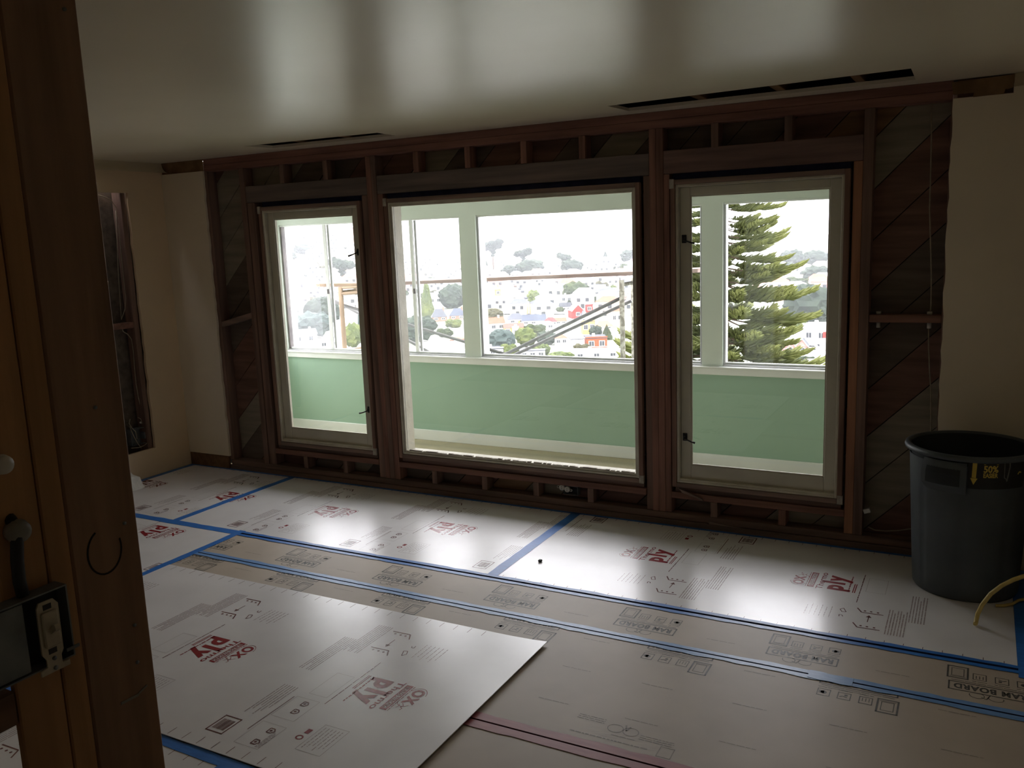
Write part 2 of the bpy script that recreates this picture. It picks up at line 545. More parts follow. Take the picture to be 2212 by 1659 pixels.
# trimmers at the openings
stud(-.255, -.185, .077, 2.128, 'stud_zd', .002)
stud(.836, .888, .077, 2.128, 'stud_zd', .004)
stud(.973, 1.018, .077, 2.128, 'stud_z', .003)
stud(2.915, 2.956, .077, 2.128, 'stud_zd', .012)
stud(3.042, 3.078, .077, 2.128, 'stud_z', .004)
stud(4.086, 4.132, .077, 2.128, 'stud_zo', .002)
# headers over the windows
MB().box(-.264, .888, .004, D, 2.130, 2.254, .003).build('header_beam', M['header_x'], wf)
MB().box(.973, 2.956, .004, D, 2.130, 2.254, .003).build('header_beam', M['header_x'], wf)
MB().box(3.042, 4.132, .004, D, 2.130, 2.262, .003).build('header_beam', M['header_xr'], wf)
for x0, x1 in ((-.13, .82), (1.04, 2.89), (3.09, 4.07)):
    MB().box(x0, x1, .03, .09, 2.092, 2.129).build('building_paper', M['felt'], wf)
# cripples above and below
for x in (.113, .525, 1.31, 1.717, 2.13, 2.53, 3.345, 3.748):
    MB().box(x - .021, x + .021, .002, D, 2.2555, 2.391, .002).build('cripple_stud', M['stud_zd' if x < 1.2 or x > 3.2 else 'stud_z'], wf)
for x in (.123, .513, 1.322, 1.736, 2.135, 2.533, 3.343, 3.745):
    MB().box(x - .021, x + .021, .002, D, .077, .171, .002).build('cripple_stud', M['stud_z' if x > 3.6 else 'stud_zd'], wf)
# rough sills
for x0, x1 in ((-.184, .835), (1.019, 2.914), (3.079, 4.085)):
    MB().box(x0, x1, .0, D, .172, .212, .002).build('rough_sill', M['sill_x'], wf)
    MB().box(x0 + .02, x1 - .02, .02, D, .2125, .245).build('shim_board', M['sole_x'], wf)
# fire blocks
MB().box(4.184, 4.534, .004, .085, 1.277, 1.318, .003).build('fire_block', M['sill_x'], wf)
MB().prism([(-.648, .006, 1.176), (-.317, .006, 1.247), (-.317, .006, 1.292), (-.648, .006, 1.215)], (0, .07, 0)).build('fire_block', M['casing_x'], wf)

# diagonal sheathing boards behind the studs, each piece its own board
RECTS = [(PX0 - .03, -.1115, 0, CEIL), (.7965, 1.0595, 0, CEIL), (2.8715, 3.1145, 0, CEIL), (4.0455, PX1 + .06, 0, CEIL)]
for x0, x1 in ((-.1115, .7965), (1.0595, 2.8715), (3.1145, 4.0455)):
    RECTS += [(x0, x1, 2.0655, CEIL), (x0, x1, 0, .2745)]
TONE = {0: 'sh_b', 1: 'sh_d', -1: 'sh_a', -2: 'sh_a', -3: 'sh_c', -4: 'sh_c', -5: 'sh_a', -6: 'sh_b', -7: 'sh_b', -8: 'sh_a', 5: 'sh_c', 6: 'sh_b', 7: 'sh_c', 8: 'sh_a', 11: 'sh_b', 12: 'sh_a'}
for k in range(-9, 20):
    c0 = -2.2 + .2715 * k + .004
    c1 = c0 + .2715 - .007
    band = [(-6, -6 + c0), (8, 8 + c0), (8, 8 + c1), (-6, -6 + c1)]
    tone = TONE.get(k, rnd.choice(['sh_a', 'sh_c', 'sh_b', 'sh_a']))
    yo_ = rnd.uniform(0, .004)
    for (x0, x1, z0, z1) in RECTS:
        p = clip_poly(band, x0, x1, z0, z1)
        if len(p) > 2:
            MB().prism([(a, D + .001 + yo_, z) for a, z in p], (0, .018, 0)).build('sheathing_board', M[tone], wf)

bp_ = MB()
for (x0, x1, z0, z1) in RECTS:
    bp_.box(x0, x1, .119, .1205, z0, z1)
tag(bp_.build('building_paper', M['dark'], wf), kind='stuff')
# sunroom face of the same wall
sf = MB()
for (x0, x1, z0, z1) in [(XL - .2, -.1115, 0, CEIL), (.7965, 1.0595, 0, CEIL), (2.8715, 3.1145, 0, CEIL), (4.0455, XR + .1, 0, CEIL)] + RECTS[4:]:
    sf.box(x0, x1, .1212, .138, z0, z1)
sf.build('wall_sunroom_inner', M['pale'])['kind'] = 'structure'


# ------------------------------------------------------------------ windows in the framed wall
def ring(x0, x1, z0, z1, w_, y0, y1, wb=None, wt=None, c=.002):
    """four members of a rectangular frame as separate builders: (stile, stile, top, bottom)"""
    wb = w_ if wb is None else wb
    wt = w_ if wt is None else wt
    return [MB().box(x0, x0 + w_, y0, y1, z0, z1, c), MB().box(x1 - w_, x1, y0, y1, z0, z1, c),
            MB().box(x0 + w_, x1 - w_, y0, y1, z1 - wt, z1, c), MB().box(x0 + w_, x1 - w_, y0, y1, z0, z0 + wb, c)]


def casing(win, x0, x1):
    for i, q in enumerate(ring(x0, x1, WB, WT, .028, -.010, .024)):
        q.build('casing_strip', M['casing_z' if i < 2 else 'casing_x'], win)
    # chips of plaster still stuck at the corners
    MB().box(x1 - .026, x1 + .004, -.014, .0, WB, WB + .05).build('plaster_chip', M['plaster_edge'], win)
    MB().box(x0 - .004, x0 + .022, -.014, .0, WT - .05, WT + .004).build('plaster_chip', M['plaster_edge'], win)


def jamb(win, x0, x1, m='oldwhite'):
    for q in ring(x0 + .0285, x1 - .0285, WB + .0285, WT - .0285, .014, -.002, .136):
        q.build('jamb', M[m], win)


def latch(win, x, z, sgn, y=.012, drop=-.022):
    h = MB()
    h.box(x - .014, x + .014, y - .006, y, z - .024, z + .024, .002)
    h.box(x - .008, x + .008, y - .02, y - .004, z - .012, z + .012, .002)
    h.smooth = True
    h.tube([(x, y - .018, z - .004), (x + sgn * .02, y - .028, z - .012), (x + sgn * .05, y - .032, z + drop), (x + sgn * .07, y - .03, z + drop - .004)], [.005, .0045, .005, .007], 8)
    h.build('latch_handle', M['black'], win)


def casement(name, x0, x1, stile, latch_side, lz):
    win = setting(name, ((x0 + x1) / 2, 0, WB))
    casing(win, x0, x1)
    jamb(win, x0, x1)
    a, b_, z0, z1 = x0 + .044, x1 - .044, WB + .044, WT - .044
    y0, y1 = .034, .072
    for q in ring(a, b_, z0, z1, stile, y0, y1, wb=stile + .03, wt=stile - .012, c=.003):
        q.build('sash_rail', M['cream'], win)
    # glazing bead
    ga, gb, g0, g1 = a + stile, b_ - stile, z0 + stile + .03, z1 - stile + .012
    for q in ring(ga - .001, gb + .001, g0 - .001, g1 + .001, .008, y0 + .006, y0 + .016, c=.001):
        q.build('glazing_bead', M['oldwhite'], win)
    MB().box(ga - .004, gb + .004, y0 + .018, y0 + .022, g0 - .004, g1 + .004).build('pane', M['glass'], win)
    # a low stool under the sash
    MB().box(x0 + .03, x1 - .03, .004, .05, WB + .03, WB + .052, .003).build('stool', M['oldwhite'], win)
    for z in lz:
        xs = a + stile * .42 if latch_side < 0 else b_ - stile * .42
        latch(win, xs, z, -latch_side, y0)
    return win


casement('window_1', *WIN['a'], .062, 1, (1.735, .578))
casement('window_3', *WIN['c'], .062, -1, (1.752, .558))

# the middle window is one fixed pane behind a stop
x0, x1 = WIN['b']
win2 = setting('window_2', ((x0 + x1) / 2, 0, WB))
casing(win2, x0, x1)
jamb(win2, x0, x1, 'oldwhite')
for q in ring(x0 + .043, x1 - .043, WB + .043, WT - .043, .013, .006, .026, c=.002):
    q.build('stop_bead', M['oldwhite'], win2)
for q in ring(x0 + .043, x1 - .043, WB + .043, WT - .043, .009, .027, .034, c=0):
    q.build('putty_line', M['black'], win2)
MB().box(x0 + .043, x1 - .043, .0295, .0325, WB + .043, WT - .043).build('pane', M['glass'], win2)
r_ = random.Random(11)
pc = MB()
for i in range(46):
    x = x0 + .08 + (x1 - x0 - .16) * i / 46 + r_.uniform(-.01, .01)
    pc.box(x, x + r_.uniform(.015, .06), .012, .026, WB + .0555, WB + .0555 + r_.uniform(.002, .007))
pc.build('paint_flakes', M['plaster_edge'], win2)['kind'] = 'stuff'

# ------------------------------------------------------------------ sunroom beyond the windows
SX0, SX1 = -1.30, XR + .1
MB().box(SX0 - .1, SX1 + .1, .138, SRY + .2, -.03, 0).build('floor_sunroom', M['carpet'])['kind'] = 'structure'
MB().box(SX0 - .1, SX1 + .1, .12, SRY + .2, 2.42, 2.45).build('ceiling_sunroom', M['white'])['kind'] = 'structure'
MB().box(SX0 - .12, SX0, .12, SRY + .2, 0, .80).box(SX0 - .12, SX0, .12, SRY + .2, 1.98, 2.45).box(SX0 - .12, SX0, .12, .80, .80, 1.98) \
    .box(SX0 - .12, SX0, 1.32, SRY + .2, .80, 1.98).build('wall_sunroom_left', M['pale'])['kind'] = 'structure'
w7 = setting('window_7', (SX0, 1.06, .8))
for q in (MB().box(SX0 - .08, SX0 - .03, .80, .83, .80, 1.98, .002), MB().box(SX0 - .08, SX0 - .03, 1.29, 1.32, .80, 1.98, .002),
          MB().box(SX0 - .08, SX0 - .03, .83, 1.29, .80, .83, .002), MB().box(SX0 - .08, SX0 - .03, .83, 1.29, 1.95, 1.98, .002)):
    q.build('sash_rail', M['white'], w7)
MB().box(SX0 - .057, SX0 - .053, .83, 1.29, .83, 1.95).build('pane', M['glass'], w7)
MB().box(SX1, SX1 + .05, .12, SRY + .2, 0, 2.45).build('wall_sunroom_right', M['pale'])['kind'] = 'structure'
so = MB()
so.box(SX0, SX1, SRY, SRY + .15, 0, .77)
so.slot = 1
so.box(SX0, SX1, SRY, SRY + .15, 1.985, 2.45)
so.box(SX0, -1.27, SRY, SRY + .15, .77, 1.985)
so.box(.771, .93, SRY, SRY + .15, .77, 1.985)
so.box(2.868, 3.026, SRY, SRY + .15, .77, 1.985)
so.box(3.80, SX1, SRY, SRY + .15, .77, 1.985)
so.build('wall_sunroom_outer', [M['green'], M['pale']])['kind'] = 'structure'
MB().box(SX0, SX1, SRY - .016, SRY, 0, .098, .004).build('baseboard_sunroom', M['white'])['kind'] = 'structure'
tr1 = MB().box(SX0, SX1, SRY - .018, SRY, .716, .764, .003).box(SX0, SX1, SRY - .03, SRY + .03, .765, .779, .003).build('trim_1', M['white'])
tr1['kind'] = 'structure'


def outer_window(name, x0, x1, stiles=(), dark_left=False):
    wn = setting(name, ((x0 + x1) / 2, SRY, .78))
    y0, y1 = SRY + .02, SRY + .07
    MB().box(x0, x1, SRY + .004, SRY + .10, .772, .792, .002).build('sill_track', M['alu'], wn)
    MB().box(x0, x1, SRY + .03, SRY + .05, .7925, .808, .002).build('sill_rail', M['white'], wn)
    MB().box(x0, x1, y0, y1, 1.972, 1.9848, .002).build('head_track', M['white'], wn)
    MB().box(x0 + .0005, x0 + .018, y0, y1, .793, 1.971, .002).build('side_track', M['alud' if dark_left else 'alu'], wn)
    MB().box(x1 - .018, x1 - .0005, y0, y1, .793, 1.971, .002).build('side_track', M['alu'], wn)
    for x in stiles:
        MB().box(x - .034, x - .001, SRY + .022, SRY + .042, .809, 1.971, .002).build('meeting_stile', M['white'], wn)
        MB().box(x + .001, x + .024, SRY + .046, SRY + .066, .809, 1.971, .002).build('meeting_stile', M['alu'], wn)
        MB().box(x - .016, x + .004, SRY + .008, SRY + .021, 1.33, 1.375, .002).build('sash_lock', M['alud'], wn)
    MB().box(x0 + .019, x1 - .019, SRY + .053, SRY + .057, .809, 1.971).build('pane', M['glass'], wn)
    return wn


outer_window('window_4', -1.27, .771, (-.715, .268), True)
outer_window('window_5', .93, 2.868)
outer_window('window_6', 3.026, 3.80)

# ------------------------------------------------------------------ print on the floor boards: flat ink on the sheets
_tc = {}


def glyphs(txt, bold=0.0, gap=1.0):
    """outline letters of a word, unit height, as flat polygons; starts at x = 0"""
    key = (txt, bold, gap)
    if key in _tc: return _tc[key]
    cu = bpy.data.curves.new('lettering', 'FONT')
    cu.body = txt
    cu.size = 1.0
    cu.offset = bold
    cu.space_character = gap
    cu.resolution_u = 3
    ob = bpy.data.objects.new('lettering', cu)
    C.objects.link(ob)
    bpy.context.view_layer.update()
    me = bpy.data.meshes.new_from_object(ob.evaluated_get(bpy.context.evaluated_depsgraph_get()))
    vs = [(v.co.x, v.co.y) for v in me.vertices]
    fs = [list(p.vertices) for p in me.polygons]
    bpy.data.objects.remove(ob)
    bpy.data.curves.remove(cu)
    bpy.data.meshes.remove(me)
    xs = [p[0] for p in vs]
    ys = [p[1] for p in vs]
    x0 = min(xs)
    out = ([(a - x0, b_) for a, b_ in vs], fs, max(xs) - x0, min(ys), max(ys))
    _tc[key] = out
    return out


class Print:
    """flat shapes in a text frame (a along the reading direction, b up) laid on a sheet at height z"""

    def __init__(s, ref, rd, up, z, bounds=None):
        s.ref, s.rd, s.up, s.z, s.bounds = ref, rd, up, z, bounds
        s.mb = MB()
        s.zz = 0

    def P(s, a, b_):
        return (s.ref[0] + s.rd[0] * a + s.up[0] * b_, s.ref[1] + s.rd[1] * a + s.up[1] * b_, s.z)

    def poly(s, pts, fs=None):
        W = [s.P(*p) for p in pts]
        fs = fs or [list(range(len(W)))]
        if s.bounds:
            x0, x1, y0, y1 = s.bounds
            out = []
            for f in fs:
                c_ = clip_poly([(W[i][0], W[i][1]) for i in f], x0, x1, y0, y1)
                if len(c_) > 2: out.append(c_)
            for c_ in out:
                s.mb.add([(p[0], p[1], s.z) for p in c_], [list(range(len(c_)))])
            return
        s.mb.add(W, fs)

    def rect(s, a0, a1, b0, b1):
        s.poly([(a0, b0), (a1, b0), (a1, b1), (a0, b1)])

    def line(s, pts, w_=.002):
        for (a, b_), (c_, d) in zip(pts, pts[1:]):
            L = math.hypot(c_ - a, d - b_)
            if L < 1e-6: continue
            nx, ny = -(d - b_) / L * w_ / 2, (c_ - a) / L * w_ / 2
            s.poly([(a - nx, b_ - ny), (c_ - nx, d - ny), (c_ + nx, d + ny), (a + nx, b_ + ny)])

    def frame(s, a0, a1, b0, b1, w_=.002):
        h = w_ / 2
        s.line([(a0 - h, b0), (a1 + h, b0)], w_)
        s.line([(a0 - h, b1), (a1 + h, b1)], w_)
        s.line([(a0, b0), (a0, b1)], w_)
        s.line([(a1, b0), (a1, b1)], w_)

    def arc(s, ca, cb, ra, rb, t0, t1, w_=.002, n=12):
        s.line([(ca + ra * math.cos(t0 + (t1 - t0) * i / n), cb + rb * math.sin(t0 + (t1 - t0) * i / n)) for i in range(n + 1)], w_)

    def disc(s, ca, cb, ra, rb=None, n=10):
        rb = rb or ra
        s.poly([(ca + ra * math.cos(2 * PI * i / n), cb + rb * math.sin(2 * PI * i / n)) for i in range(n)])

    def text(s, txt, a0, b0, width, height, bold=0.0, gap=1.0):
        """word scaled to a width and to a cap height, baseline at b0"""
        vs, fs, w_, lo, hi = glyphs(txt, bold, gap)
        ky = height / .70
        kx = width / w_
        s.poly([(a0 + x * kx, b0 + y * ky) for x, y in vs], fs)

    def words(s, a0, a1, b0, h=.004, seed=1, w0=.008, w1=.03, gap=.004):
        """a line of print too small to read: short dashes"""
        r_ = random.Random(seed)
        a = a0
        while a < a1:
            e = min(a1, a + r_.uniform(w0, w1))
            s.rect(a, e, b0, b0 + h * r_.uniform(.75, 1))
            a = e + gap

    def build(s, name, m, parent):
        if s.mb.f:
            return tag(s.mb.build(name, m, parent), kind='stuff')


def thermo_prints(sheet, refs, orient, z, bounds, skip=()):
    """the repeat of the white sheets: maker's logo, diagrams, boxes, edge ticks"""
    rd, up = ((0, -1), (1, 0)) if orient == 'A' else ((0, 1), (-1, 0))
    for n, ref in enumerate(refs):
        r2 = ref
        A = Print(r2, rd, up, z, bounds)
        # a: along the reading direction, centred on the logo; b: up, zero at the foot of the big word
        A.text('ply', -.098, .034, .190, .098, .048, 1.22)
        A.text('Thermo', -.112, .126, .222, .032, .012)
        A.text('OX', -.088, .224, .112, .050, .04, 1.12)
        A.arc(-.045, .248, .055, .040, PI * .55, PI * 1.35, .0022)
        A.arc(.012, .236, .034, .030, -PI * .55, PI * .35, .0022)
        A.line([(.024, .232), (.040, .246), (.052, .240), (.058, .252), (.072, .249)], .0025)
        A.line([(.034, .222), (.046, .230), (.062, .224)], .0022)
        A.rect(-.100, .094, .168, .173)
        A.rect(-.100, .094, .195, .200)
        A.rect(-.100, -.088, .173, .195)
        A.rect(.084, .094, .173, .195)
        A.text('BUILDS STRONG', -.084, .1755, .165, .017, .012)
        A.rect(-.100, .015, -.020, -.0155)
        A.rect(-.100, .015, -.029, -.0245)
        A.words(-.095, .11, .000, .0065, 5 + n)
        A.words(-.100, .094, .206, .004, 8 + n)
        A.build('logo_print', M['ink'], sheet)
        B = Print(r2, rd, up, z, bounds)
        B.words(-.21, .16, -.052, .0045, 21 + n, .02, .05, .003)
        # folding diagrams: two brackets and an arrow between them
        for a in (-.482, -.312):
            B.line([(a, -.180), (a - .003, -.085), (a + .040, -.062)], .0065)
            for k in (-.155, -.125, -.098):
                B.disc(a + .018, k, .006)
        B.line([(-.414, -.121), (-.355, -.121)], .004)
        B.poly([(-.338, -.121), (-.362, -.108), (-.362, -.134)])
        # hand sign
        B.line([(-.340, -.020), (-.300, -.004), (-.318, .010), (-.345, -.002), (-.340, -.020)], .004)
        B.line([(-.395, -.012), (-.380, -.006), (-.380, .006), (-.400, .004)], .004)
        B.build('diagram_print', M['inkb'], sheet)
        L = Print(r2, rd, up, z, bounds)
        for k in range(6):
            L.words(-.430, -.298 - .02 * (k % 2), .045 + .022 * k, .004, 31 + k)
        for k in range(7):
            L.words(-.512, -.235 - .03 * (k % 3 == 2), -.205 - .0125 * k, .0055, 41 + k, .03, .09, .003)
        for k in range(6):
            L.words(-.345, -.03 - .05 * (k % 4 == 3), -.292 - .0125 * k, .0055, 51 + k, .03, .09, .003)
        L.frame(-.06, .12, -.165, -.075, .0012)
        L.build('small_print', M['inkl'], sheet)
    for n, ref in enumerate(refs):
        # the second half of the repeat: bar code label, warning panels, address box
        o = Print((ref[0], ref[1]), rd, up, z, bounds)
        off = -.355
        r2 = (ref[0] + up[0] * (.935 + off) * 1.0, ref[1] + up[1] * (.935 + off))
        Q = Print(r2, rd, up, z, bounds)
        Q.frame(.386, .490, .002, .084, .0055)
        rr = random.Random(5)
        b_ = .014
        while b_ < .072:
            h = rr.uniform(.0012, .0035)
            Q.rect(.405, .472, b_, b_ + h)
            b_ += h + rr.uniform(.0012, .003)
        Q.build('barcode_label_print', M['inkb'], sheet)
        Q = Print(r2, rd, up, z, bounds)
        Q.rect(.165, .424, .150, .1535)
        for a, b2 in ((.474, .242), (.394, .243), (.252, .234), (.193, .231)):
            Q.line([(a - .014, b2 - .012), (a + .014, b2 - .012), (a + .014, b2 + .008), (a, b2 + .018), (a - .014, b2 + .008), (a - .014, b2 - .012)], .005)
            Q.disc(a, b2, .006)
        Q.build('warning_print', M['inkb'], sheet)
        Q = Print(r2, rd, up, z, bounds)
        Q.arc(.382, .372, .012, .014, 0, 2 * PI, .006)
        Q.rect(.323, .352, .367, .388)
        Q.build('stamp_print', M['ink'], sheet)
        Q = Print(r2, rd, up, z, bounds)
        Q.frame(.275, .446, .408, .522, .0015)
        for k in range(6):
            Q.words(.290, .43 - .012 * (k % 3), .422 + .016 * k, .0035, 61 + k)
        Q.frame(.355, .508, .166, .284, .0012)
        Q.frame(.158, .310, .162, .278, .0012)
        for k in range(6):
            Q.words(.105, .335 - .03 * (k % 3), .045 + .014 * k, .0045, 71 + k, .02, .06, .003)
        for k in range(4):
            Q.words(.39 + .008 * k, .50, .262 + .006 * k, .003, 81 + k)
        Q.build('small_print', M['inkl'], sheet)
    T_ = Print((0, 0), (1, 0), (0, 1), z)
    x0, x1, y0, y1 = bounds
    x = x0 + .06
    while x < x1 - .03:
        if 'front' not in skip: T_.rect(x - .0012, x + .0012, y0 + .004, y0 + .05)
        if 'back' not in skip: T_.rect(x - .0012, x + .0012, y1 - .05, y1 - .004)
        x += .0762
    T_.build('edge_ticks', M['inkb'], sheet)


def sheet(name, label, cat, x0, x1, y0, y1, ztop, thk, m, group=None, curl=0.0):
    b_ = MB()
    if curl:
        # a loose sheet: its free edge stands up a little
        nx = 12
        V = []
        for i in range(nx + 1):
            x = x0 if i == 0 else x1 - .22 * (nx - i) / (nx - 1)
            zc = ztop + curl * max(0, (i - 1) / (nx - 1)) ** 2
            for y in (y0, y1):
                V += [(x, y, zc - thk), (x, y, zc)]
        Fs = []
        for i in range(nx):
            a, b2 = 4 * i, 4 * i + 4
            Fs += [(a + 1, b2 + 1, b2 + 3, a + 3), (a, a + 2, b2 + 2, b2), (a, b2, b2 + 1, a + 1), (a + 2, a + 3, b2 + 3, b2 + 2)]
        Fs += [(0, 1, 3, 2), (4 * nx, 4 * nx + 2, 4 * nx + 3, 4 * nx + 1)]
        b_.add(V, Fs)
    else:
        yl = y0 if isinstance(y0, tuple) else (y0, y0)
        yh = y1 if isinstance(y1, tuple) else (y1, y1)
        b_.prism([(x0, yl[0], ztop - thk), (x1, yl[1], ztop - thk), (x1, yh[1], ztop - thk), (x0, yh[0], ztop - thk)], (0, 0, thk))
        y0, y1 = yl[0], yh[0]
    root = thing(name, label, cat, ((x0 + x1) / 2, (y0 + y1) / 2, ztop - thk), group)
    b_.build('board', m, root)
    return root


Y1, Y2, YR = -1.178, -1.556, -2.415
HZ = 0.0
G1 = 'white fibre sheets protecting the floor'
s1 = sheet('fibre_sheet', 'white floor sheet in the dim corner where beige wall meets bare framing', 'floor sheet', XL + .01, -.004, Y1 + .003, -.015, HZ, .004, M['hard'], G1)
thermo_prints(s1, [(-.176, -.61), (-1.11, -.61)], 'A', HZ + .0004, (XL + .01, -.004, Y1 + .003, -.015), ('front',))
s2 = sheet('fibre_sheet', 'white floor sheet under the large middle window, taped at both ends', 'floor sheet', .0, 2.438, Y1 + .0105, -.015, HZ, .004, M['hard'], G1)
thermo_prints(s2, [(-.176, -.61), (.764, -.61), (1.70, -.60), (2.64, -.60)], 'A', HZ + .0004, (.0, 2.438, Y1 + .003, -.015), ('front',))
s3 = sheet('fibre_sheet', 'white floor sheet running from the cross tape to under the grey bin', 'floor sheet', 2.442, 4.912, (Y1 + .0105, Y1 + .0075), -.015, HZ, .004, M['hard'], G1)
thermo_prints(s3, [(3.25, -.53), (4.198, -.55)], 'B', HZ + .0004, (2.442, 4.912, Y1 + .003, -.015), ())
s4 = sheet('fibre_sheet', 'white floor sheet beside the timber post, edged by two blue tapes', 'floor sheet', -1.12, .585, -1.92, Y1 - .003, HZ, .004, M['hard'], G1)
thermo_prints(s4, [(-.046, -1.37), (-.99, -1.37)], 'A', HZ + .0004, (-1.12, .585, -1.92, Y1 - .003), ('front', 'back'))
s5 = sheet('fibre_sheet', 'white floor sheet in front of the loose one, past the blue tape', 'floor sheet', .9, 2.97, -4.25, -3.035, HZ, .004, M['hard'], G1)
thermo_prints(s5, [(1.72, -3.62), (2.62, -3.62)], 'A', HZ + .0004, (.9, 2.97, -4.25, -3.035), ())
sL = sheet('fibre_sheet', 'loose white sheet lying over the brown floor board, raised at its free edge', 'floor sheet', .63, 3.068, -3.004, -1.755, HZ + .006, .003, M['hard'], None, .008)
thermo_prints(sL, [(1.60, -2.42), (2.535, -2.42), (.665, -2.42)], 'A', HZ + .0066, (.64, 2.84, -3.0, -1.76))


def ram_prints(root, xs, flip, ybase, z, bounds, extra_y):
    """the brown board's repeat: boxed name, emblem, four pictograms with captions"""
    for x in xs:
        rd, up = (((-1, 0), (0, -1)) if flip else ((1, 0), (0, 1)))
        Q = Print((x, ybase), rd, up, z, bounds)
        Q.frame(-.143, .143, -.033, .033, .006)
        Q.text('RAM BOARD', -.126, -.019, .252, .038, .045, 1.1)
        Q.words(-.135, .135, -.048, .004, 3, .03, .07, .003)
        # emblem over the box
        Q.arc(.045, .052, .026, .022, -.3, PI * 1.4, .003)
        Q.arc(-.02, .052, .026, .022, -.6, PI * 1.1, .003)
        Q.line([(.0, .036), (.012, .07), (.03, .06)], .004)
        # pictograms under it
        Q.frame(.078, .150, -.165, -.066, .007)
        Q.frame(.092, .136, -.148, -.085, .003)
        Q.line([(.085, -.078), (.143, -.078)], .003)
        for i, a in enumerate((.036, -.042, -.118)):
            Q.frame(a - .023, a + .023, -.128, -.078, .0035)
            Q.words(a - .026, a + .026, -.064, .004, 9 + i, .02, .05, .003)
        for k in (-.012, 0, .012):
            Q.line([(.036 + k, -.1115), (.036 + k, -.086)], .003)
        Q.line([(-.058, -.112), (-.046, -.104), (-.03, -.112)], .005)
        Q.disc(-.036, -.095, .007)
        Q.rect(-.136, -.116, -.1115, -.092)
        Q.disc(-.118, -.102, .012)
        Q.build('name_print', M['inkg'], root)
        S = Print((x, ybase), rd, up, z, bounds)
        for k, yy in enumerate(extra_y):
            for ax in (.285 + .02 * k, .63 + .03 * k):
                S.words(ax, ax + .13, yy, .0035, 5 + k, .015, .04, .004)
        S.build('small_print', M['inkgl'], root)


RZ = -.001
G2 = 'brown kraft boards protecting the floor'
def t1(x): return Y1 - .004 * (x - .585) / 4.505
def t2(x): return -1.536 - .026 * (x - .61) / 4.48
def t3(x): return -2.418 + .016 * (x - 2.6) / 2.49


XE = XR - .01
r1 = sheet('kraft_board', 'narrow strip of brown floor board between the two blue tapes', 'floor board', .59, XE, (t2(.59) + .0065, t2(XE) + .0065), (t1(.59) - .0105, t1(XE) - .0105), RZ, .002, M['ram'], G2)
ram_prints(r1, [1.30 + .703 * k - .003 for k in range(0, 6)] + [.60], True, -1.413, RZ + .0004, (.60, XR - .02, Y2 + .006, Y1 - .006), (.0,))
r2 = sheet('kraft_board', 'broad brown floor board between the blue tape and the red tape', 'floor board', .59, XE, (t3(.59) + .0058, t3(XE) + .0058), (t2(.59) - .0065, t2(XE) - .0065), RZ, .002, M['ram'], G2)
ram_prints(r2, [.735 + .724 * k for k in range(0, 7)], False, -1.572, RZ + .0004, (.60, XR - .02, YR + .02, -1.5695), (-.06, -.33, -.60))
for x in (3.62,):
    Q = Print((x, -2.25), (1, 0), (0, 1), RZ + .0004)
    Q.arc(-.03, 0, .03, .026, 0, 2 * PI, .003)
    Q.arc(.03, 0, .03, .026, 0, 2 * PI, .003)
    Q.line([(.0, .035), (.012, .0), (.02, .03)], .006)
    for k in range(3):
        Q.words(-.19, -.08, .012 + .012 * k, .004, k)
        Q.words(.07, .20, -.03 + .012 * k, .004, 5 + k)
    Q.words(-.18, .12, -.08, .006, 12)
    Q.frame(.16, .21, -.10, -.04, .003)
    Q.words(-.03, .06, -.045, .004, 15)
    Q.build('small_print', M['inkgl'], r2)
r3 = sheet('kraft_board', 'brown floor board on the camera side of the red tape', 'floor board', 2.99, XE, -4.25, (t3(2.99) - .0058, t3(XE) - .0058), RZ, .002, M['ram'], G2)
ram_prints(r3, [2.6 + .70 * k for k in range(4)], True, -2.95, RZ + .0004, (3.0, XR - .02, -4.2, YR - .03), (.12, .33))
MB().box(XL + .01, .585, -4.25, -1.925, -.004, -.002).build('board', M['ram'], tag(thing('kraft_board', 'brown floor board mostly hidden behind the timber post', 'floor board', (-.3, -3.0, -.004), G2)))


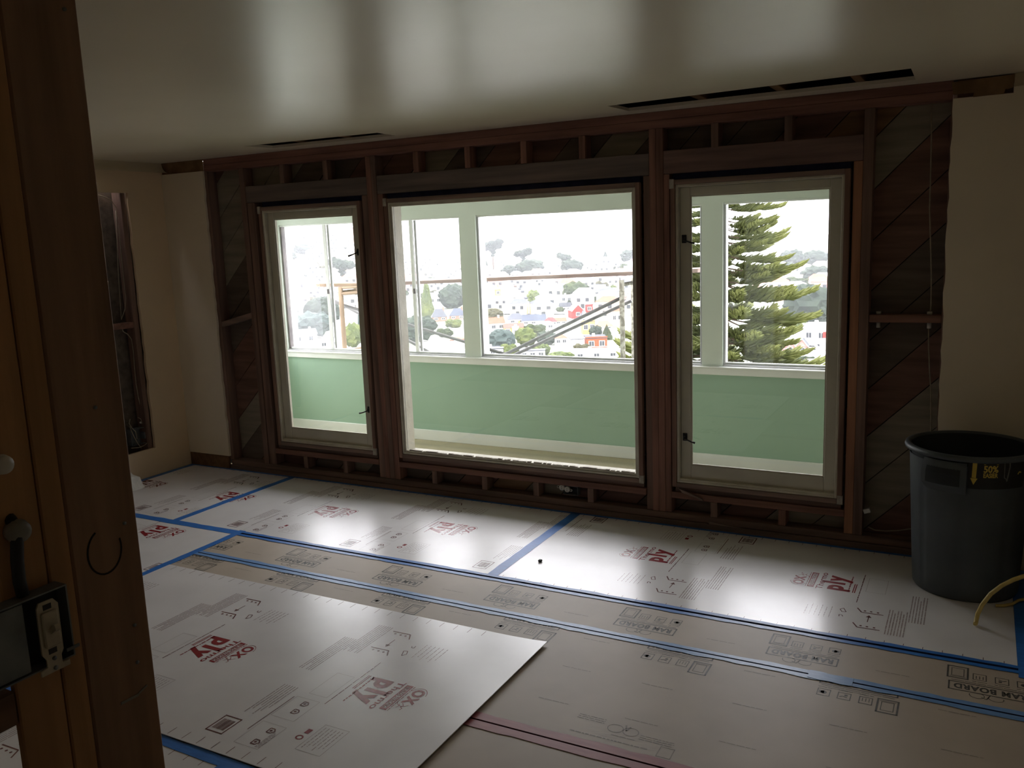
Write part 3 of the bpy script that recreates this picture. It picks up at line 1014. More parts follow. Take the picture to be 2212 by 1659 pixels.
# ------------------------------------------------------------------ tapes
def tape(label, p, q, wdt, m, z=.0012, crease=None, jag=.0, group='blue masking tapes on the floor', cat='tape', name='masking_tape', seed=1, dw=.007, dd=.005):
    """a strip of tape from p to q; over an open joint it sags into a crease"""
    p, q = Vector((p[0], p[1], 0)), Vector((q[0], q[1], 0))
    d = (q - p).normalized()
    nrm = Vector((-d.y, d.x, 0))
    L = (q - p).length
    r_ = random.Random(seed)
    n = max(4, int(L / .06))
    root = thing(name, label, cat, ((p.x + q.x) / 2, (p.y + q.y) / 2, 0), group)
    h = wdt / 2
    P = []
    for i in range(n + 1):
        c_ = p + d * (L * i / n)
        j1, j2 = r_.uniform(-jag, jag), r_.uniform(-jag, jag)
        P.append((c_ - nrm * (h + j1), c_ + nrm * (h + j2), c_))
    Z = Vector((0, 0, z))
    lo = Vector((0, 0, .0004))
    for sgn in ((-1, 1) if crease else (0,)):
        b_ = MB()
        V = []
        for a, e, c_ in P:
            if sgn == 0: u1, u2 = a, e
            elif sgn < 0: u1, u2 = a, c_ - nrm * dw / 2
            else: u1, u2 = c_ + nrm * dw / 2, e
            V += [u1 + Z, u2 + Z, u1 + lo, u2 + lo]
        Fs = []
        for i in range(n):
            k = 4 * i
            Fs += [(k, k + 4, k + 5, k + 1), (k + 2, k + 3, k + 7, k + 6), (k, k + 2, k + 6, k + 4), (k + 1, k + 5, k + 7, k + 3)]
        Fs += [(0, 1, 3, 2), (4 * n, 4 * n + 2, 4 * n + 3, 4 * n + 1)]
        b_.add(V, Fs)
        b_.build('strip', m, root)
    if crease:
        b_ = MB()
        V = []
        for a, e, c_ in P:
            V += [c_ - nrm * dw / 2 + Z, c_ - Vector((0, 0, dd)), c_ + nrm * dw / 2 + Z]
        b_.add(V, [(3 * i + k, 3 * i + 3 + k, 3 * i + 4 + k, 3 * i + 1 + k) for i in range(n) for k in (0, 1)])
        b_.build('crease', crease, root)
    return root


tape('blue tape over the seam from the dim corner to where the brown boards begin', (XL + .01, -1.188), (.60, Y1), .062, M['tape'], jag=.003, seed=2)
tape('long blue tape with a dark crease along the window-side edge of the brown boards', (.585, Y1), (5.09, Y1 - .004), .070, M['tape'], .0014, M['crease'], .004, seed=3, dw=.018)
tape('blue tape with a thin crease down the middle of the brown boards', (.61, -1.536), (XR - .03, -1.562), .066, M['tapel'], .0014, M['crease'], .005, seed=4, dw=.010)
tape('blue cross tape below the narrow window, ending at the bare wall', (.0, -.016), (-.020, Y1 + .03), .056, M['tape'], jag=.002, seed=5)
tape('blue cross tape in the bright patch of floor under the large window', (2.44, -.016), (2.442, Y1 + .034), .064, M['tape'], jag=.002, seed=6)
tape('blue tape slanting across the ends of the brown boards, with a torn tip', (.585, -1.135), (.60, -1.93), .052, M['tape'], .0018, jag=.003, seed=7)
tape('blue tape along the foot of the beige wall', (XL + .03, -.02), (XL + .03, -1.9), .05, M['tape'], jag=.002, seed=8)
tape('thin blue tape line along the foot of the bare framing', (XL + .06, -.022), (4.50, -.022), .030, M['tape'], jag=.002, seed=9)
tape('blue tape along the edge of the loose white sheet nearest the post', (.9, -3.030), (2.60, -3.030), .050, M['tape'], .0016, jag=.004, seed=10)
tape('short blue tape patch at the end of the tape by the loose sheet', (2.40, -3.065), (2.95, -3.075), .055, M['tape'], .0022, jag=.004, seed=11)
tape('broad blue tape border beside the sheet under the bin', (4.955, -1.25), (4.955, -.03), .084, M['tape'], .0016, jag=.001, seed=12)
tape('outer blue tape border along the wall behind the bin', (5.045, -1.9), (5.045, -.03), .084, M['tape'], .0010, jag=.001, seed=13)
tape('short lighter blue tape patch lapped over the crease in the brown boards', (4.16, -1.556), (4.33, -1.559), .064, M['tapel'], .0026, None, .005, seed=14)
tape('red tape with a dark crease joining two brown floor boards', (2.60, -2.418), (XR - .03, -2.402), .094, M['rtape'], .0012, M['rcrease'], .004, None, seed=15, dw=.009)

# ------------------------------------------------------------------ the grey bin
BX, BY = 4.700, -.326
RB, RT, BH = .236, .285, .728


def brad(z):
    return RB + (RT - .012 - RB) * z / BH


def bin_angle(u, v, r):
    """angle on the bin's wall that the sight line through a photo pixel meets"""
    d = ray(u, v)
    ox, oy = CAM.x - BX, CAM.y - BY
    a = d.x * d.x + d.y * d.y
    b_ = ox * d.x + oy * d.y
    c_ = ox * ox + oy * oy - r * r
    t_ = (-b_ - math.sqrt(max(0, b_ * b_ - a * c_))) / a
    p = CAM + d * t_
    return math.atan2(p.y - BY, p.x - BX), p.z


bn = thing('rubbish_bin', 'dark grey round plastic bin standing by the cream wall', 'bin', (BX, BY, 0))
NB = 96
b_ = MB()
b_.smooth = True
prof = [(0.0, .012), (RB - .03, .010), (RB - .006, .0012), (RB, .012)]
V = []
zs = [.012 + (BH - .05 - .012) * i / 14 for i in range(15)]
cols = NB
for i, (r, z) in enumerate(prof):
    V += [(BX + r * math.cos(2 * PI * k / cols), BY + r * math.sin(2 * PI * k / cols), z) for k in range(cols)]
for z in zs[1:]:
    for k in range(cols):
        th = 2 * PI * k / cols
        # broad upright channels moulded in the wall
        q = (th * 8 / (2 * PI) + .15) % 1.0
        ch = .006 if (.0 < q < .13) and .02 < z < .56 else 0
        r = brad(z) - ch
        V.append((BX + r * math.cos(th), BY + r * math.sin(th), z))
rows = len(prof) + len(zs) - 1
b_.add(V, [(i * cols + k, i * cols + (k + 1) % cols, (i + 1) * cols + (k + 1) % cols, (i + 1) * cols + k) for i in range(rows - 1) for k in range(cols)])
b_.build('body', M['bin'], bn)
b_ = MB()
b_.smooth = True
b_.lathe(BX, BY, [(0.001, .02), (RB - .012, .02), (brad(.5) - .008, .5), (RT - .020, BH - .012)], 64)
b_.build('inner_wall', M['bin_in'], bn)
b_ = MB()
b_.smooth = True
b_.lathe(BX, BY, [(RT - .020, BH - .012), (RT - .018, BH - .002), (RT - .008, BH), (RT + .006, BH - .004), (RT + .010, BH - .016), (RT + .007, BH - .024), (RT - .004, BH - .028), (RT - .013, BH - .030)], 72)
b_.build('rim', M['bin'], bn)
# lifting handles: bulges under the rim, the pocket's shade a dark patch on each
for ac in (bin_angle(2040, 1010, .27)[0], bin_angle(2040, 1010, .27)[0] + PI):
    hb = MB()
    hb.smooth = True
    hb.lathe(BX, BY, [(brad(0.558) - .002, 0.538), (RT + .008, 0.573), (RT + .014, 0.598), (RT + .012, 0.638), (RT + .002, 0.678), (RT - .004, BH - .034)], 14, ac - .36, ac + .36)
    hd = hb.build('handle', M['bin'], bn)
    for sg in (-1, 1):
        a = ac + sg * .36
        ca, sa = math.cos(a), math.sin(a)
        e = MB()
        e.add([(BX + r * ca, BY + r * sa, z) for r, z in [(brad(0.558) - .002, 0.538), (RT + .008, 0.573), (RT + .014, 0.598), (RT + .012, 0.638), (RT + .002, 0.678), (RT - .012, 0.683)]], [(0, 1, 2, 3, 4, 5)])
        e.build('handle_end', M['bin'], hd)
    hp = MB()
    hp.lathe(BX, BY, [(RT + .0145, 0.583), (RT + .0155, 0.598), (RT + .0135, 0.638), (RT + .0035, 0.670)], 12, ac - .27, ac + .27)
    hp.build('hand_pocket_shade', M['bin_in'], hd)  # dark skin over the handle, painted in place of a shaded hollow


class Wrap(Print):
    """print wrapped on the bin: a is measured along the wall from a start angle, b is height"""

    def __init__(s, ang, off):
        s.ang, s.off, s.mb, s.bounds = ang, off, MB(), None

    def poly(s, pts, fs=None):
        W = []
        for a, z in pts:
            r = brad(z) + s.off
            th = s.ang + a / .275
            W.append((BX + r * math.cos(th), BY + r * math.sin(th), z))
        s.mb.add(W, fs or [list(range(len(W)))])


aL, zL = bin_angle(2090, 1000, .272)
a0_ = bin_angle(2097, 1020, .272)[0]
zt_ = bin_angle(2108, 996, .274)[1]
zb_ = bin_angle(2104, 1048, .272)[1]
print('bin label', a0_, zt_, zb_)
Q = Wrap(a0_, .0012)
for k in range(24):
    Q.poly([(-.012 + .0115 * k, zb_ - .02), (-.012 + .0115 * (k + 1), zb_ - .02), (-.012 + .0115 * (k + 1), zt_ + .012), (-.012 + .0115 * k, zt_ + .012)])
lb = Q.build('sticker', M['label_black'], bn)


def apx(u):
    return (bin_angle(u, 1020, .273)[0] - a0_) * .275


Q = Wrap(a0_, .002)
H = zt_ - zb_
xa = apx(2105)
Q.poly([(xa - .0105, zb_ + .30 * H), (xa + .0075, zb_ + .28 * H), (xa + .0105, zt_), (xa - .0085, zt_)])
Q.poly([(xa - .0165, zb_ + .28 * H), (xa - .002, zb_), (xa + .0145, zb_ + .27 * H)])
x0t, x1t = apx(2125), apx(2157)
wt_ = x1t - x0t
Q.rect(x0t, x1t, zt_ - .075 * H, zt_ - .055 * H)
Q.rect(x0t, x1t, zt_ - .145 * H, zt_ - .125 * H)
Q.text('50%', x0t, zt_ - .46 * H, wt_, .27 * H, .03)
Q.text('EASIER', x0t, zt_ - .68 * H, wt_, .18 * H, .03)
xq = apx(2200)
Q.line([(xq, zb_ + .40 * H), (xq + .008, zb_ + .5 * H), (xq + .02, zb_ + .46 * H)], .006)
Q.build('yellow_lettering', M['label_yellow'], lb)
Q = Wrap(a0_, .002)
xe = apx(2176)
Q.line([(xe - .014, zt_ - .05 * H), (xe - .012, zt_ - .4 * H), (xe - .011, zb_ + .3 * H), (xe - .002, zb_ + .26 * H), (xe + .003, zb_ + .14 * H)], .004)
Q.line([(xe + .003, zb_ + .16 * H), (xe + .008, zb_ + .45 * H), (xe + .013, zt_ - .25 * H), (xe + .011, zt_ - .07 * H)], .007)
Q.build('worn_emblem', M['label_grey'], lb)

# yellow cord looping up off the floor in front of the bin
p0 = on(2, .0115, 2108, 1344)
yp = p0.y
pts = [p0 + Vector((-.002, -.02, 0)), p0]
for u, v, dy in ((2112, 1326, .0), (2122, 1306, .01), (2140, 1283, .02), (2164, 1265, .03), (2190, 1252, .04), (2214, 1244, .05), (2250, 1242, .06)):
    pts.append(on(1, yp + dy, u, v))
e_ = pts[-1]
for k in range(1, 6):
    t_ = k / 5
    pts.append(Vector((min(e_.x + .07 * t_, XR - .03), e_.y - .22 * t_, e_.z * (1 - t_ ** 2) + .0125)))
yc = thing('extension_cord', 'yellow cord looping up off the floor in front of the bin', 'cord', (p0.x, p0.y, 0))
cb = MB()
cb.smooth = True
cb.tube(pts, .0095, 10)
cb.build('cord', M['cord_y'], yc)
cb = MB()
cb.smooth = True
cb.tube([on(2, .008, 2151, 1308), on(2, .009, 2168, 1308), on(2, .01, 2186, 1305), on(2, .011, 2200, 1297), on(2, .012, 2216, 1294)] + [Vector((min(XR - .04, on(2, .012, 2216, 1294).x + .04 * k), on(2, .012, 2216, 1294).y + .05 * k, .010)) for k in (1, 2)], .007, 10)
tag(cb.build('yellow_cord_end', M['cord_y'], None, on(2, .008, 2151, 1308)), 'short loose end of yellow cord lying on blue tape by the bin', 'cord')

# ------------------------------------------------------------------ the stripped partition close to the camera
PCX = 3.664                      # face of its studs
PY0 = -4.3196
PYE = -4.2145
post = thing('timber_post', 'tall dark timber post close to the camera, dirty and nail-marked', 'post', (PCX - .03, PY0 + .05, 0))
MB().box(PCX - .044, PCX, PY0, PYE, .0, 2.44, .003).build('timber_board', M['post_z'], post)
MB().box(PCX - .10, PCX - .045, PY0 + .02, PYE - .004, .0, 2.44, .003).build('timber_board', M['post_zr'], post)
MB().box(PCX - .03, PCX, PY0 - .0335, PY0 - .001, .0, 2.44, .002).build('timber_board', M['post_zr'], post)
nl = MB()
for u, v in ((205, 880), (296, 1430), (268, 1130), (138, 20), (290, 1350)):
    p = on(0, PCX, u, v)
    nl.smooth = True
    nl.tube([(PCX - .004, p.y, p.z), (PCX + .002, p.y, p.z)], .0026, 8)
tag(nl.build('nail_heads', M['steel'], post), kind='stuff')
sm = MB()
for (u0, v0, u1, v1, w_) in ((262, 1520, 300, 1500, .004), (300, 1498, 318, 1480, .003)):
    a, b_ = on(0, PCX + .0006, u0, v0), on(0, PCX + .0006, u1, v1)
    sm.bar(a, b_, w_, .0008, (1, 0, 0))
tag(sm.build('chalk_marks', M['grey_porc'], post), kind='stuff')
st = MB()
sc0 = on(0, PCX, 226, 1190)
for k in range(22):
    a0, a1 = 2 * PI * k / 30 + 2.0, 2 * PI * (k + 1) / 30 + 2.0
    for r_o in (.026,):
        st.bar((PCX + .0005, sc0.y + r_o * math.cos(a0), sc0.z + 1.25 * r_o * math.sin(a0)), (PCX + .0005, sc0.y + r_o * math.cos(a1), sc0.z + 1.25 * r_o * math.sin(a1)), .0024, .0006, (1, 0, 0))
tag(st.build('ring_stain', M['dark'], post), kind='stuff')

stud2 = thing('rough_board', 'reddish upright board beside the dark post carrying the switch box', 'board', (PCX - .05, PY0 - .065, 0))
MB().box(PCX - .0145, PCX - .0015, PY0 - .0955, PY0 - .0345, .0, 2.44, .002).build('board', M['post_zr'], stud2)
for z, sz in ((1.70, .014), (1.905, .010), (1.63, .008)):
    k_ = MB()
    k_.smooth = True
    k_.tube([(PCX - .004, PY0 - .075, z), (PCX - .0008, PY0 - .075, z)], sz * .6, 12)
    k_.build('knot', M['dark'], stud2)

blk = thing('blocking_board', 'rough blocking board let in under the switch box', 'timber', (PCX - .05, PY0 - .35, 1.232))
MB().box(PCX - .030, PCX - .002, PY0 - .55, PY0 - .0965, 1.232, 1.279, .003).build('board', M['block_y'], blk)

# switch box on the partition
sb = thing('switch_box', 'old metal switch box with an ivory toggle switch, screwed to the stud', 'switch', (PCX + .004, PY0 - .10, 1.35))
by0, by1, bz0, bz1 = PY0 - .150, PY0 - .028, 1.300, 1.398
bx0, bx1 = PCX + .0005, PCX + .030
b_ = MB()
b_.box(bx0, bx0 + .002, by0, by1, bz0, bz1).box(bx0 + .002, bx1 - .006, by0, by0 + .002, bz0, bz1).box(bx0 + .002, bx1 - .006, by1 - .002, by1, bz0, bz1) \
    .box(bx0 + .002, bx1 - .006, by0 + .002, by1 - .002, bz0, bz0 + .002).box(bx0 + .002, bx1 - .006, by0 + .002, by1 - .002, bz1 - .002, bz1)
b_.build('box', M['steel'], sb)
MB().box(bx0 + .003, bx0 + .005, by0 + .003, by1 - .003, bz0 + .003, bz1 - .003).build('box_inside', M['label_black'], sb)
MB().box(bx1 - .012, bx1 - .009, by0 + .004, PY0 - .0855, bz0 + .003, bz1 - .004, .001).build('cover_strip', M['steel'], sb)
fx = bx1 - .005
yk0, yk1 = PY0 - .0735, PY0 - .0445
cyk = (yk0 + yk1) / 2
yo_ = [(yk0 + .004, 1.388), (yk1 - .006, 1.388), (yk1, 1.380), (yk1 - .0005, 1.318), (yk1 - .004, 1.312), (yk1 - .004, 1.300), (yk1 + .006, 1.300), (yk1 + .006, 1.293), (yk0 - .004, 1.293), (yk0 - .004, 1.300), (yk0 + .005, 1.302), (yk0 + .005, 1.312), (yk0, 1.320), (yk0 + .0005, 1.382)]
yk = MB().prism([(fx, y, z) for y, z in yo_], (.0025, 0, 0)).build('switch_strap', M['ivory'], sb)
MB().box(fx + .002, fx + .0065, yk0 + .004, yk1 - .004, 1.328, 1.374, .0015).build('switch_body', M['ivory'], yk)
tg = MB()
tg.obox((fx + .011, cyk + .001, 1.352), (.006, 0, .004), (0, .0035, 0), (-.0012, 0, .0035))
tg.build('toggle', M['ivory'], yk)
for z in (1.3805, 1.3215):
    MB().box(fx + .0023, fx + .0030, cyk - .006, cyk + .005, z - .0035, z + .0035).build('slot', M['label_black'], yk)
for z in (1.311, 1.298):
    sc_ = MB()
    sc_.smooth = True
    sc_.tube([(fx + .002, cyk, z), (fx + .0042, cyk, z)], .0028, 10)
    sc_.build('screw', M['steel'], yk)
MB().box(bx1 - .006, bx1 - .004, by1 - .012, by1 + .006, bz0 + .010, bz0 + .014).build('ear', M['steel'], sb)

# armoured cable, knob and insulator on the stud
ac = MB()
ac.smooth = True
ac.tube([(PCX - .012, PY0 - .0700, 1.500), (PCX + .004, PY0 - .0735, 1.492), (PCX + .012, PY0 - .0755, 1.474), (PCX + .013, PY0 - .0795, 1.447), (PCX + .012, PY0 - .0800, 1.420), (PCX + .012, PY0 - .0780, 1.4005)], .0075, 10)
tag(ac.build('armoured_cable', M['label_black'], None, (PCX + .012, PY0 - .0780, 1.4005)), 'black cable running down into the top of the switch box', 'cable')
kb = MB()
kb.smooth = True
kx = PCX - .001
kc = [on(0, PCX + .012, 42, 1148).y, on(0, PCX + .012, 42, 1148).z]
kb.tube([(kx, kc[0], kc[1]), (kx + .010, kc[0], kc[1]), (kx + .018, kc[0], kc[1]), (kx + .020, kc[0], kc[1])], [.0135, .0155, .013, .006], 16)
tag(kb.build('cable_insulator', M['grey_porc'], None, (kx, kc[0], kc[1])), 'grimy grey insulator where the black cable leaves the stud', 'insulator')
kb = MB()
kb.smooth = True
kc = on(0, PCX + .015, 1, 1003)
kb.tube([(kx, kc.y, kc.z), (kx + .008, kc.y, kc.z), (kx + .018, kc.y, kc.z), (kx + .026, kc.y, kc.z), (kx + .027, kc.y, kc.z)], [.010, .0095, .0125, .011, .004], 18)
tag(kb.build('cable_insulator', M['porcelain'], None, (kx, kc.y, kc.z)), 'pale round porcelain insulator on the reddish board, above the black cable', 'insulator')

# ------------------------------------------------------------------ electrics in the window wall
ob = thing('wall_outlet', 'old double outlet hanging in a metal box under the large window', 'outlet', (2.395, .02, .134))
oy = .012
c0 = on(1, oy, 1207, 1051)
c3 = on(1, oy, 1232, 1058.5)
bl, br, bt, bb = 2.335, 2.437, .168, .108
b_ = MB()
b_.box(bl, br, .055, .057, bb, bt).box(bl, bl + .002, oy, .055, bb, bt).box(br - .002, br, oy, .055, bb, bt).box(bl + .002, br - .002, oy, .055, bb, bb + .002).box(bl + .002, br - .002, oy, .055, bt - .002, bt)
b_.build('box', M['steel'], ob)
MB().box(bl + .003, br - .003, .050, .0545, bb + .003, bt - .003).build('box_inside', M['label_black'], ob)
ry = oy - .006
d1 = on(1, ry, 1213.5, 1053.5)
d2 = on(1, ry, 1225, 1057.5)
for c_ in (d1, d2):
    q = MB()
    q.smooth = True
    q.tube([(c_.x, oy + .012, c_.z), (c_.x, ry, c_.z), (c_.x, ry - .003, c_.z)], [.0195, .0195, .016], 20)
    f_ = q.build('receptacle', M['porcelain'], ob)
    for dz in (-.006, .0065):
        MB().box(c_.x - .002, c_.x + .002, ry - .0042, ry - .0028, c_.z + dz - .002, c_.z + dz + .002).build('slot', M['label_black'], f_)
for c_, sg in ((d1, -1), (d2, 1)):
    q = MB()
    q.smooth = True
    x = c_.x + sg * .026
    q.tube([(x, ry + .006, c_.z - sg * .0035), (x, ry + .002, c_.z - sg * .0035)], .0095, 14)
    f_ = q.build('strap_ear', M['porcelain'], ob)
    q = MB()
    q.tube([(x, ry + .0025, c_.z - sg * .0035), (x, ry + .0012, c_.z - sg * .0035)], .0045, 10)
    q.build('screw_hole', M['label_black'], f_)
MB().bar((d1.x, ry + .004, d1.z), (d2.x, ry + .004, d2.z), .016, .003, (0, 1, 0)).build('strap', M['porcelain'], ob)

# thin old cables and porcelain tubes
cb = MB()
cb.smooth = True
cb.tube([on(1, .045, u, v) for u, v in ((2012, 222), (2012, 300), (2010, 390), (2008, 450), (2010, 520), (2012, 600), (2011, 660), (2009, 680))], .0035, 6)
tag(cb.build('thin_cable', M['cable_w'], None, on(1, .045, 2012, 222)), 'thin cream cable hanging down the sheathing above the fire block', 'cable')
cb = MB()
cb.smooth = True
cb.tube([on(1, .045, u, v) for u, v in ((2006, 698), (2006, 750), (2008, 800), (2011, 850), (2011, 900), (2010, 960))], .0035, 6)
tag(cb.build('thin_cable', M['cable_w'], None, on(1, .045, 2006, 698)), 'thin cream cable below the fire block, dropping behind the bin', 'cable')
for (u, txt) in ((1897, 'white porcelain tube through the fire block beside the window'), (2007, 'white porcelain tube through the fire block where the thin cable passes')):
    p = on(1, .045, u, 705)
    pt = thing('porcelain_tube', txt, 'insulator', (p.x, .045, 1.245))
    q = MB()
    q.smooth = True
    q.tube([(p.x, .045, 1.245), (p.x, .045, 1.276)], .0105, 12)
    q.build('tube_end', M['porcelain'], pt)
    q = MB()
    q.smooth = True
    q.tube([(p.x, .045, 1.3185), (p.x, .045, 1.333)], .013, 12)
    q.build('tube_collar', M['porcelain'], pt)
q = MB()
p = on(1, -.016, 1871, 1107)
q.obox((p.x, .02, p.z), (.016, 0, .006), (0, .012, 0), (-.004, 0, .011))
tag(q.build('paper_scrap', M['paper'], None, (p.x, .02, p.z)), 'small white scrap stuck to the stud near the bin', 'scrap')
cb = MB()
cb.smooth = True
cb.tube([on(1, .05, u, v) for u, v in ((1875, 1138), (1890, 1145), (1915, 1147), (1940, 1146), (1962, 1143), (1985, 1140))], .0035, 6)
tag(cb.build('thin_cable', M['cable_w'], None, on(1, .05, 1875, 1138)), 'thin pale cable lying low in the bay behind the bin', 'cable')
q = MB()
a, b_ = on(1, -.014, 1531, 1134), on(1, -.014, 1600, 1144)
q.prism([(a.x, -.013, .0345), (b_.x, -.013, .0345), (b_.x - .10, -.013, .043), (a.x, -.013, .052)], (0, .018, 0))
tag(q.build('wood_splinter', M['casing_x'], None, (a.x, -.013, .0345)), 'pale wood splinter on the sole plate below the casement by the bin', 'splinter')
q = MB()
a = on(1, -.012, 1466, 1055)
q.prism([(a.x, -.013, a.z), (a.x + .15, -.02, a.z - .05), (a.x + .155, -.02, a.z - .062), (a.x + .02, -.013, a.z - .024)], (0, .012, 0))
tag(q.build('wood_splinter', M['casing_x'], None, (a.x, -.013, a.z)), 'broken wood splinter at the lower corner of the casement by the bin', 'splinter')
p = on(2, 0, 1167, 1213.5)
tag(MB().box(p.x - .010, p.x + .010, p.y - .010, p.y + .010, .0006, .013, .003).build('black_bit', M['label_black'], None, (p.x, p.y, .0006)), 'tiny black crumb on the white sheet beside the cross tape', 'debris')

# ------------------------------------------------------------------ electrics in the opening of the side wall
XO = XL - .03


def onl(u, v, dx=0.0):
    return on(0, XO + dx, u, v)


cb = MB()
cb.smooth = True
cb.tube([onl(u, v, -.05) for u, v in ((200, 418), (222, 424), (240, 432), (252, 452), (256, 480), (259, 520), (263, 560), (268, 610), (272, 645), (270, 668), (262, 690))], .0035, 6)
tag(cb.build('thin_cable', M['cable_w'], None, onl(222, 424, -.05)), 'thin cream wire curling down the top of the opening in the beige wall', 'cable')
cb = MB()
cb.smooth = True
cb.tube([onl(u, v, -.055) for u, v in ((250, 455), (253, 520), (256, 600), (262, 690))], .003, 6)
tag(cb.build('thin_cable', M['cable_w'], None, onl(250, 455, -.055)), 'straight thin wire beside the curling one in the beige wall opening', 'cable')
cb = MB()
cb.smooth = True
cb.tube([onl(u, v, -.04) for u, v in ((262, 700), (266, 716), (276, 722), (284, 733), (288, 760), (290, 790), (294, 830), (299, 860), (303, 875))], .0038, 6)
tag(cb.build('thin_cable', M['cable_w'], None, onl(262, 700, -.04)), 'thin cream wire below the block in the beige wall opening', 'cable')
bxp = onl(308, 925)
sb2 = thing('junction_box', 'old junction box with loose wires low in the opening of the beige wall', 'junction box', (XO - .04, bxp.y, .30))
y0_, y1_ = bxp.y - .10, OY1 - .006
b_ = MB()
b_.box(XO - .075, XO - .073, y0_, y1_ - .03, .27, .40).box(XO - .073, XO - .015, y0_, y0_ + .002, .27, .40).box(XO - .073, XO - .015, y1_ - .032, y1_ - .03, .27, .40) \
    .box(XO - .073, XO - .015, y0_ + .002, y1_ - .032, .27, .272).box(XO - .073, XO - .015, y0_ + .002, y1_ - .032, .398, .40)
b_.build('box', M['steel'], sb2)
for pth in (((281, 905), (279, 915), (285, 925), (293, 932), (296, 948)), ((280, 920), (288, 940), (298, 958), (305, 968)), ((284, 968), (300, 967), (312, 962), (320, 955)), ((298, 902), (304, 905), (307, 915))):
    q = MB()
    q.smooth = True
    q.tube([onl(u, v, -.008) for u, v in pth], .0032, 6)
    q.build('wire', M['cable_w'], sb2)
q = MB()
q.smooth = True
c_ = onl(305, 913, -.01)
q.tube([(c_.x - .012, c_.y, c_.z), (c_.x, c_.y, c_.z)], .008, 10)
q.build('wire_nut', M['porcelain'], sb2)
MB().box(XO - .06, XO - .012, onl(318, 935).y - .02, onl(318, 935).y + .016, .305, .36, .004).build('receptacle', M['steel'], sb2)
# white crumpled drop sheet whose edge shows beside the post
q = MB()
e0, e1 = on(0, -.98, 296, 1040), on(0, -.98, 313, 1080)
V, Fs = [], []
r_ = random.Random(4)
for i in range(9):
    for j in range(5):
        y = e1.y - .03 - .38 * i / 8
        zt2 = .175 * (1 - abs(i - 3) / 9) * (1 - j / 4) ** .8
        V.append((-.985 + .16 * j / 4 - .08 + r_.uniform(-.012, .012), y + r_.uniform(-.01, .01), max(.002, zt2 + r_.uniform(-.012, .012) * (j < 4))))
for i in range(8):
    for j in range(4):
        Fs.append((i * 5 + j, i * 5 + j + 1, i * 5 + j + 6, i * 5 + j + 5))
n_ = len(V)
V2 = [(x - .003, y, max(.001, z - .004)) for x, y, z in V]
q.add(V + V2, Fs + [tuple(n_ + k for k in f[::-1]) for f in Fs])
q.smooth = True
tag(q.build('drop_cloth', M['paper'], None, (-.98, e1.y - .2, 0)), 'crumpled white cloth at the foot of the beige wall, mostly behind the post', 'cloth')

# ------------------------------------------------------------------ the town in the valley outside
def sstep(a, b_, x):
    t_ = max(0.0, min(1.0, (x - a) / (b_ - a)))
    return t_ * t_ * (3 - 2 * t_)


DROP = [(0, -5.5), (12, -6.5), (40, -17), (90, -31), (150, -35.5), (300, -36), (700, -36), (1000, -34), (1700, -30)]


def terr(x, y):
    dx, dy = x - 4.7, y + 5
    d = math.hypot(dx, dy)
    az = math.degrees(math.atan2(dx, dy))
    z = DROP[-1][1]
    for (a, za), (b_, zb) in zip(DROP, DROP[1:]):
        if d <= b_:
            z = za + (zb - za) * (d - a) / (b_ - a)
            break
    return z + 92 * sstep(31, 46, -az) * sstep(420, 1250, d)


def hit(u, v):
    """where the sight line through a photo pixel meets the valley floor"""
    d = ray(u, v)
    t0, t_ = 60.0, 60.0
    while t_ < 1900:
        p = CAM + d * t_
        if p.z < terr(p.x, p.y):
            lo, hi = t0, t_
            for _ in range(24):
                mid = (lo + hi) / 2
                p = CAM + d * mid
                if p.z < terr(p.x, p.y): hi = mid
                else: lo = mid
            return CAM + d * hi, hi
        t0 = t_
        t_ += 6
    p = CAM + d * 1300
    return Vector((p.x, p.y, terr(p.x, p.y))), 1300.0


N = {}
for k, c in {'white': (.72, .72, .70), 'cream': (.66, .60, .45), 'pink': (.40, .215, .185), 'salmon': (.42, .245, .175), 'orange': (.26, .060, .020), 'red': (.24, .030, .024), 'yellow': (.46, .34, .085),
             'blue': (.45, .58, .62), 'brown': (.22, .12, .08), 'grey': (.30, .31, .33), 'peach': (.66, .47, .33)}.items():
    N[k] = mat(k + '_house_wall', tuple(v * .9 for v in c), c, 0.8, 0.2, .3)
for k, c in {'dgrey': (.040, .043, .05), 'grey': (.065, .07, .082), 'blue': (.055, .064, .085), 'terra': (.19, .07, .042), 'dred': (.12, .032, .032), 'brown': (.10, .07, .055), 'white': (.6, .6, .6), 'orange': (.33, .15, .075), 'mauve': (.17, .12, .125)}.items():
    N['r_' + k] = mat(k + '_roofing', tuple(v * .8 for v in c), c, 0.85, 0.2, .5)
N['win'] = mat('dark_house_window', (.03, .035, .04), None, 0.2, 0.5)
N['trim'] = mat('white_house_trim', (.7, .7, .68), None, 0.7, 0.2)
for k, a, c in (('g1', (0.0124, 0.0211, 0.0074), (0.0341, 0.0465, 0.0149)), ('g2', (0.0310, 0.0465, 0.0112), (0.0806, 0.0961, 0.0248)), ('g3', (0.0112, 0.0186, 0.0124), (0.0260, 0.0372, 0.0236)), ('g4', (0.0174, 0.0298, 0.0260), (0.0465, 0.0620, 0.0546)), ('g5', (0.0310, 0.0310, 0.0136), (0.0620, 0.0589, 0.0279)), ('salm', (0.0806, 0.0372, 0.0248), (0.1488, 0.0806, 0.0558)), ('yel', (0.1364, 0.0930, 0.0186), (0.2480, 0.1860, 0.0372))):
    N[k] = mat('foliage_' + k, a, c, 0.8, 0.15, 2.2, bump=.6, coord='Object')
N['bark'] = mat('tree_bark', (.04, .028, .02), (.09, .065, .045), 0.9, 0.1, 6)
N['ground'] = mat('valley_ground', (.07, .09, .05), (.30, .30, .275), 0.95, 0.1, .045, detail=6)
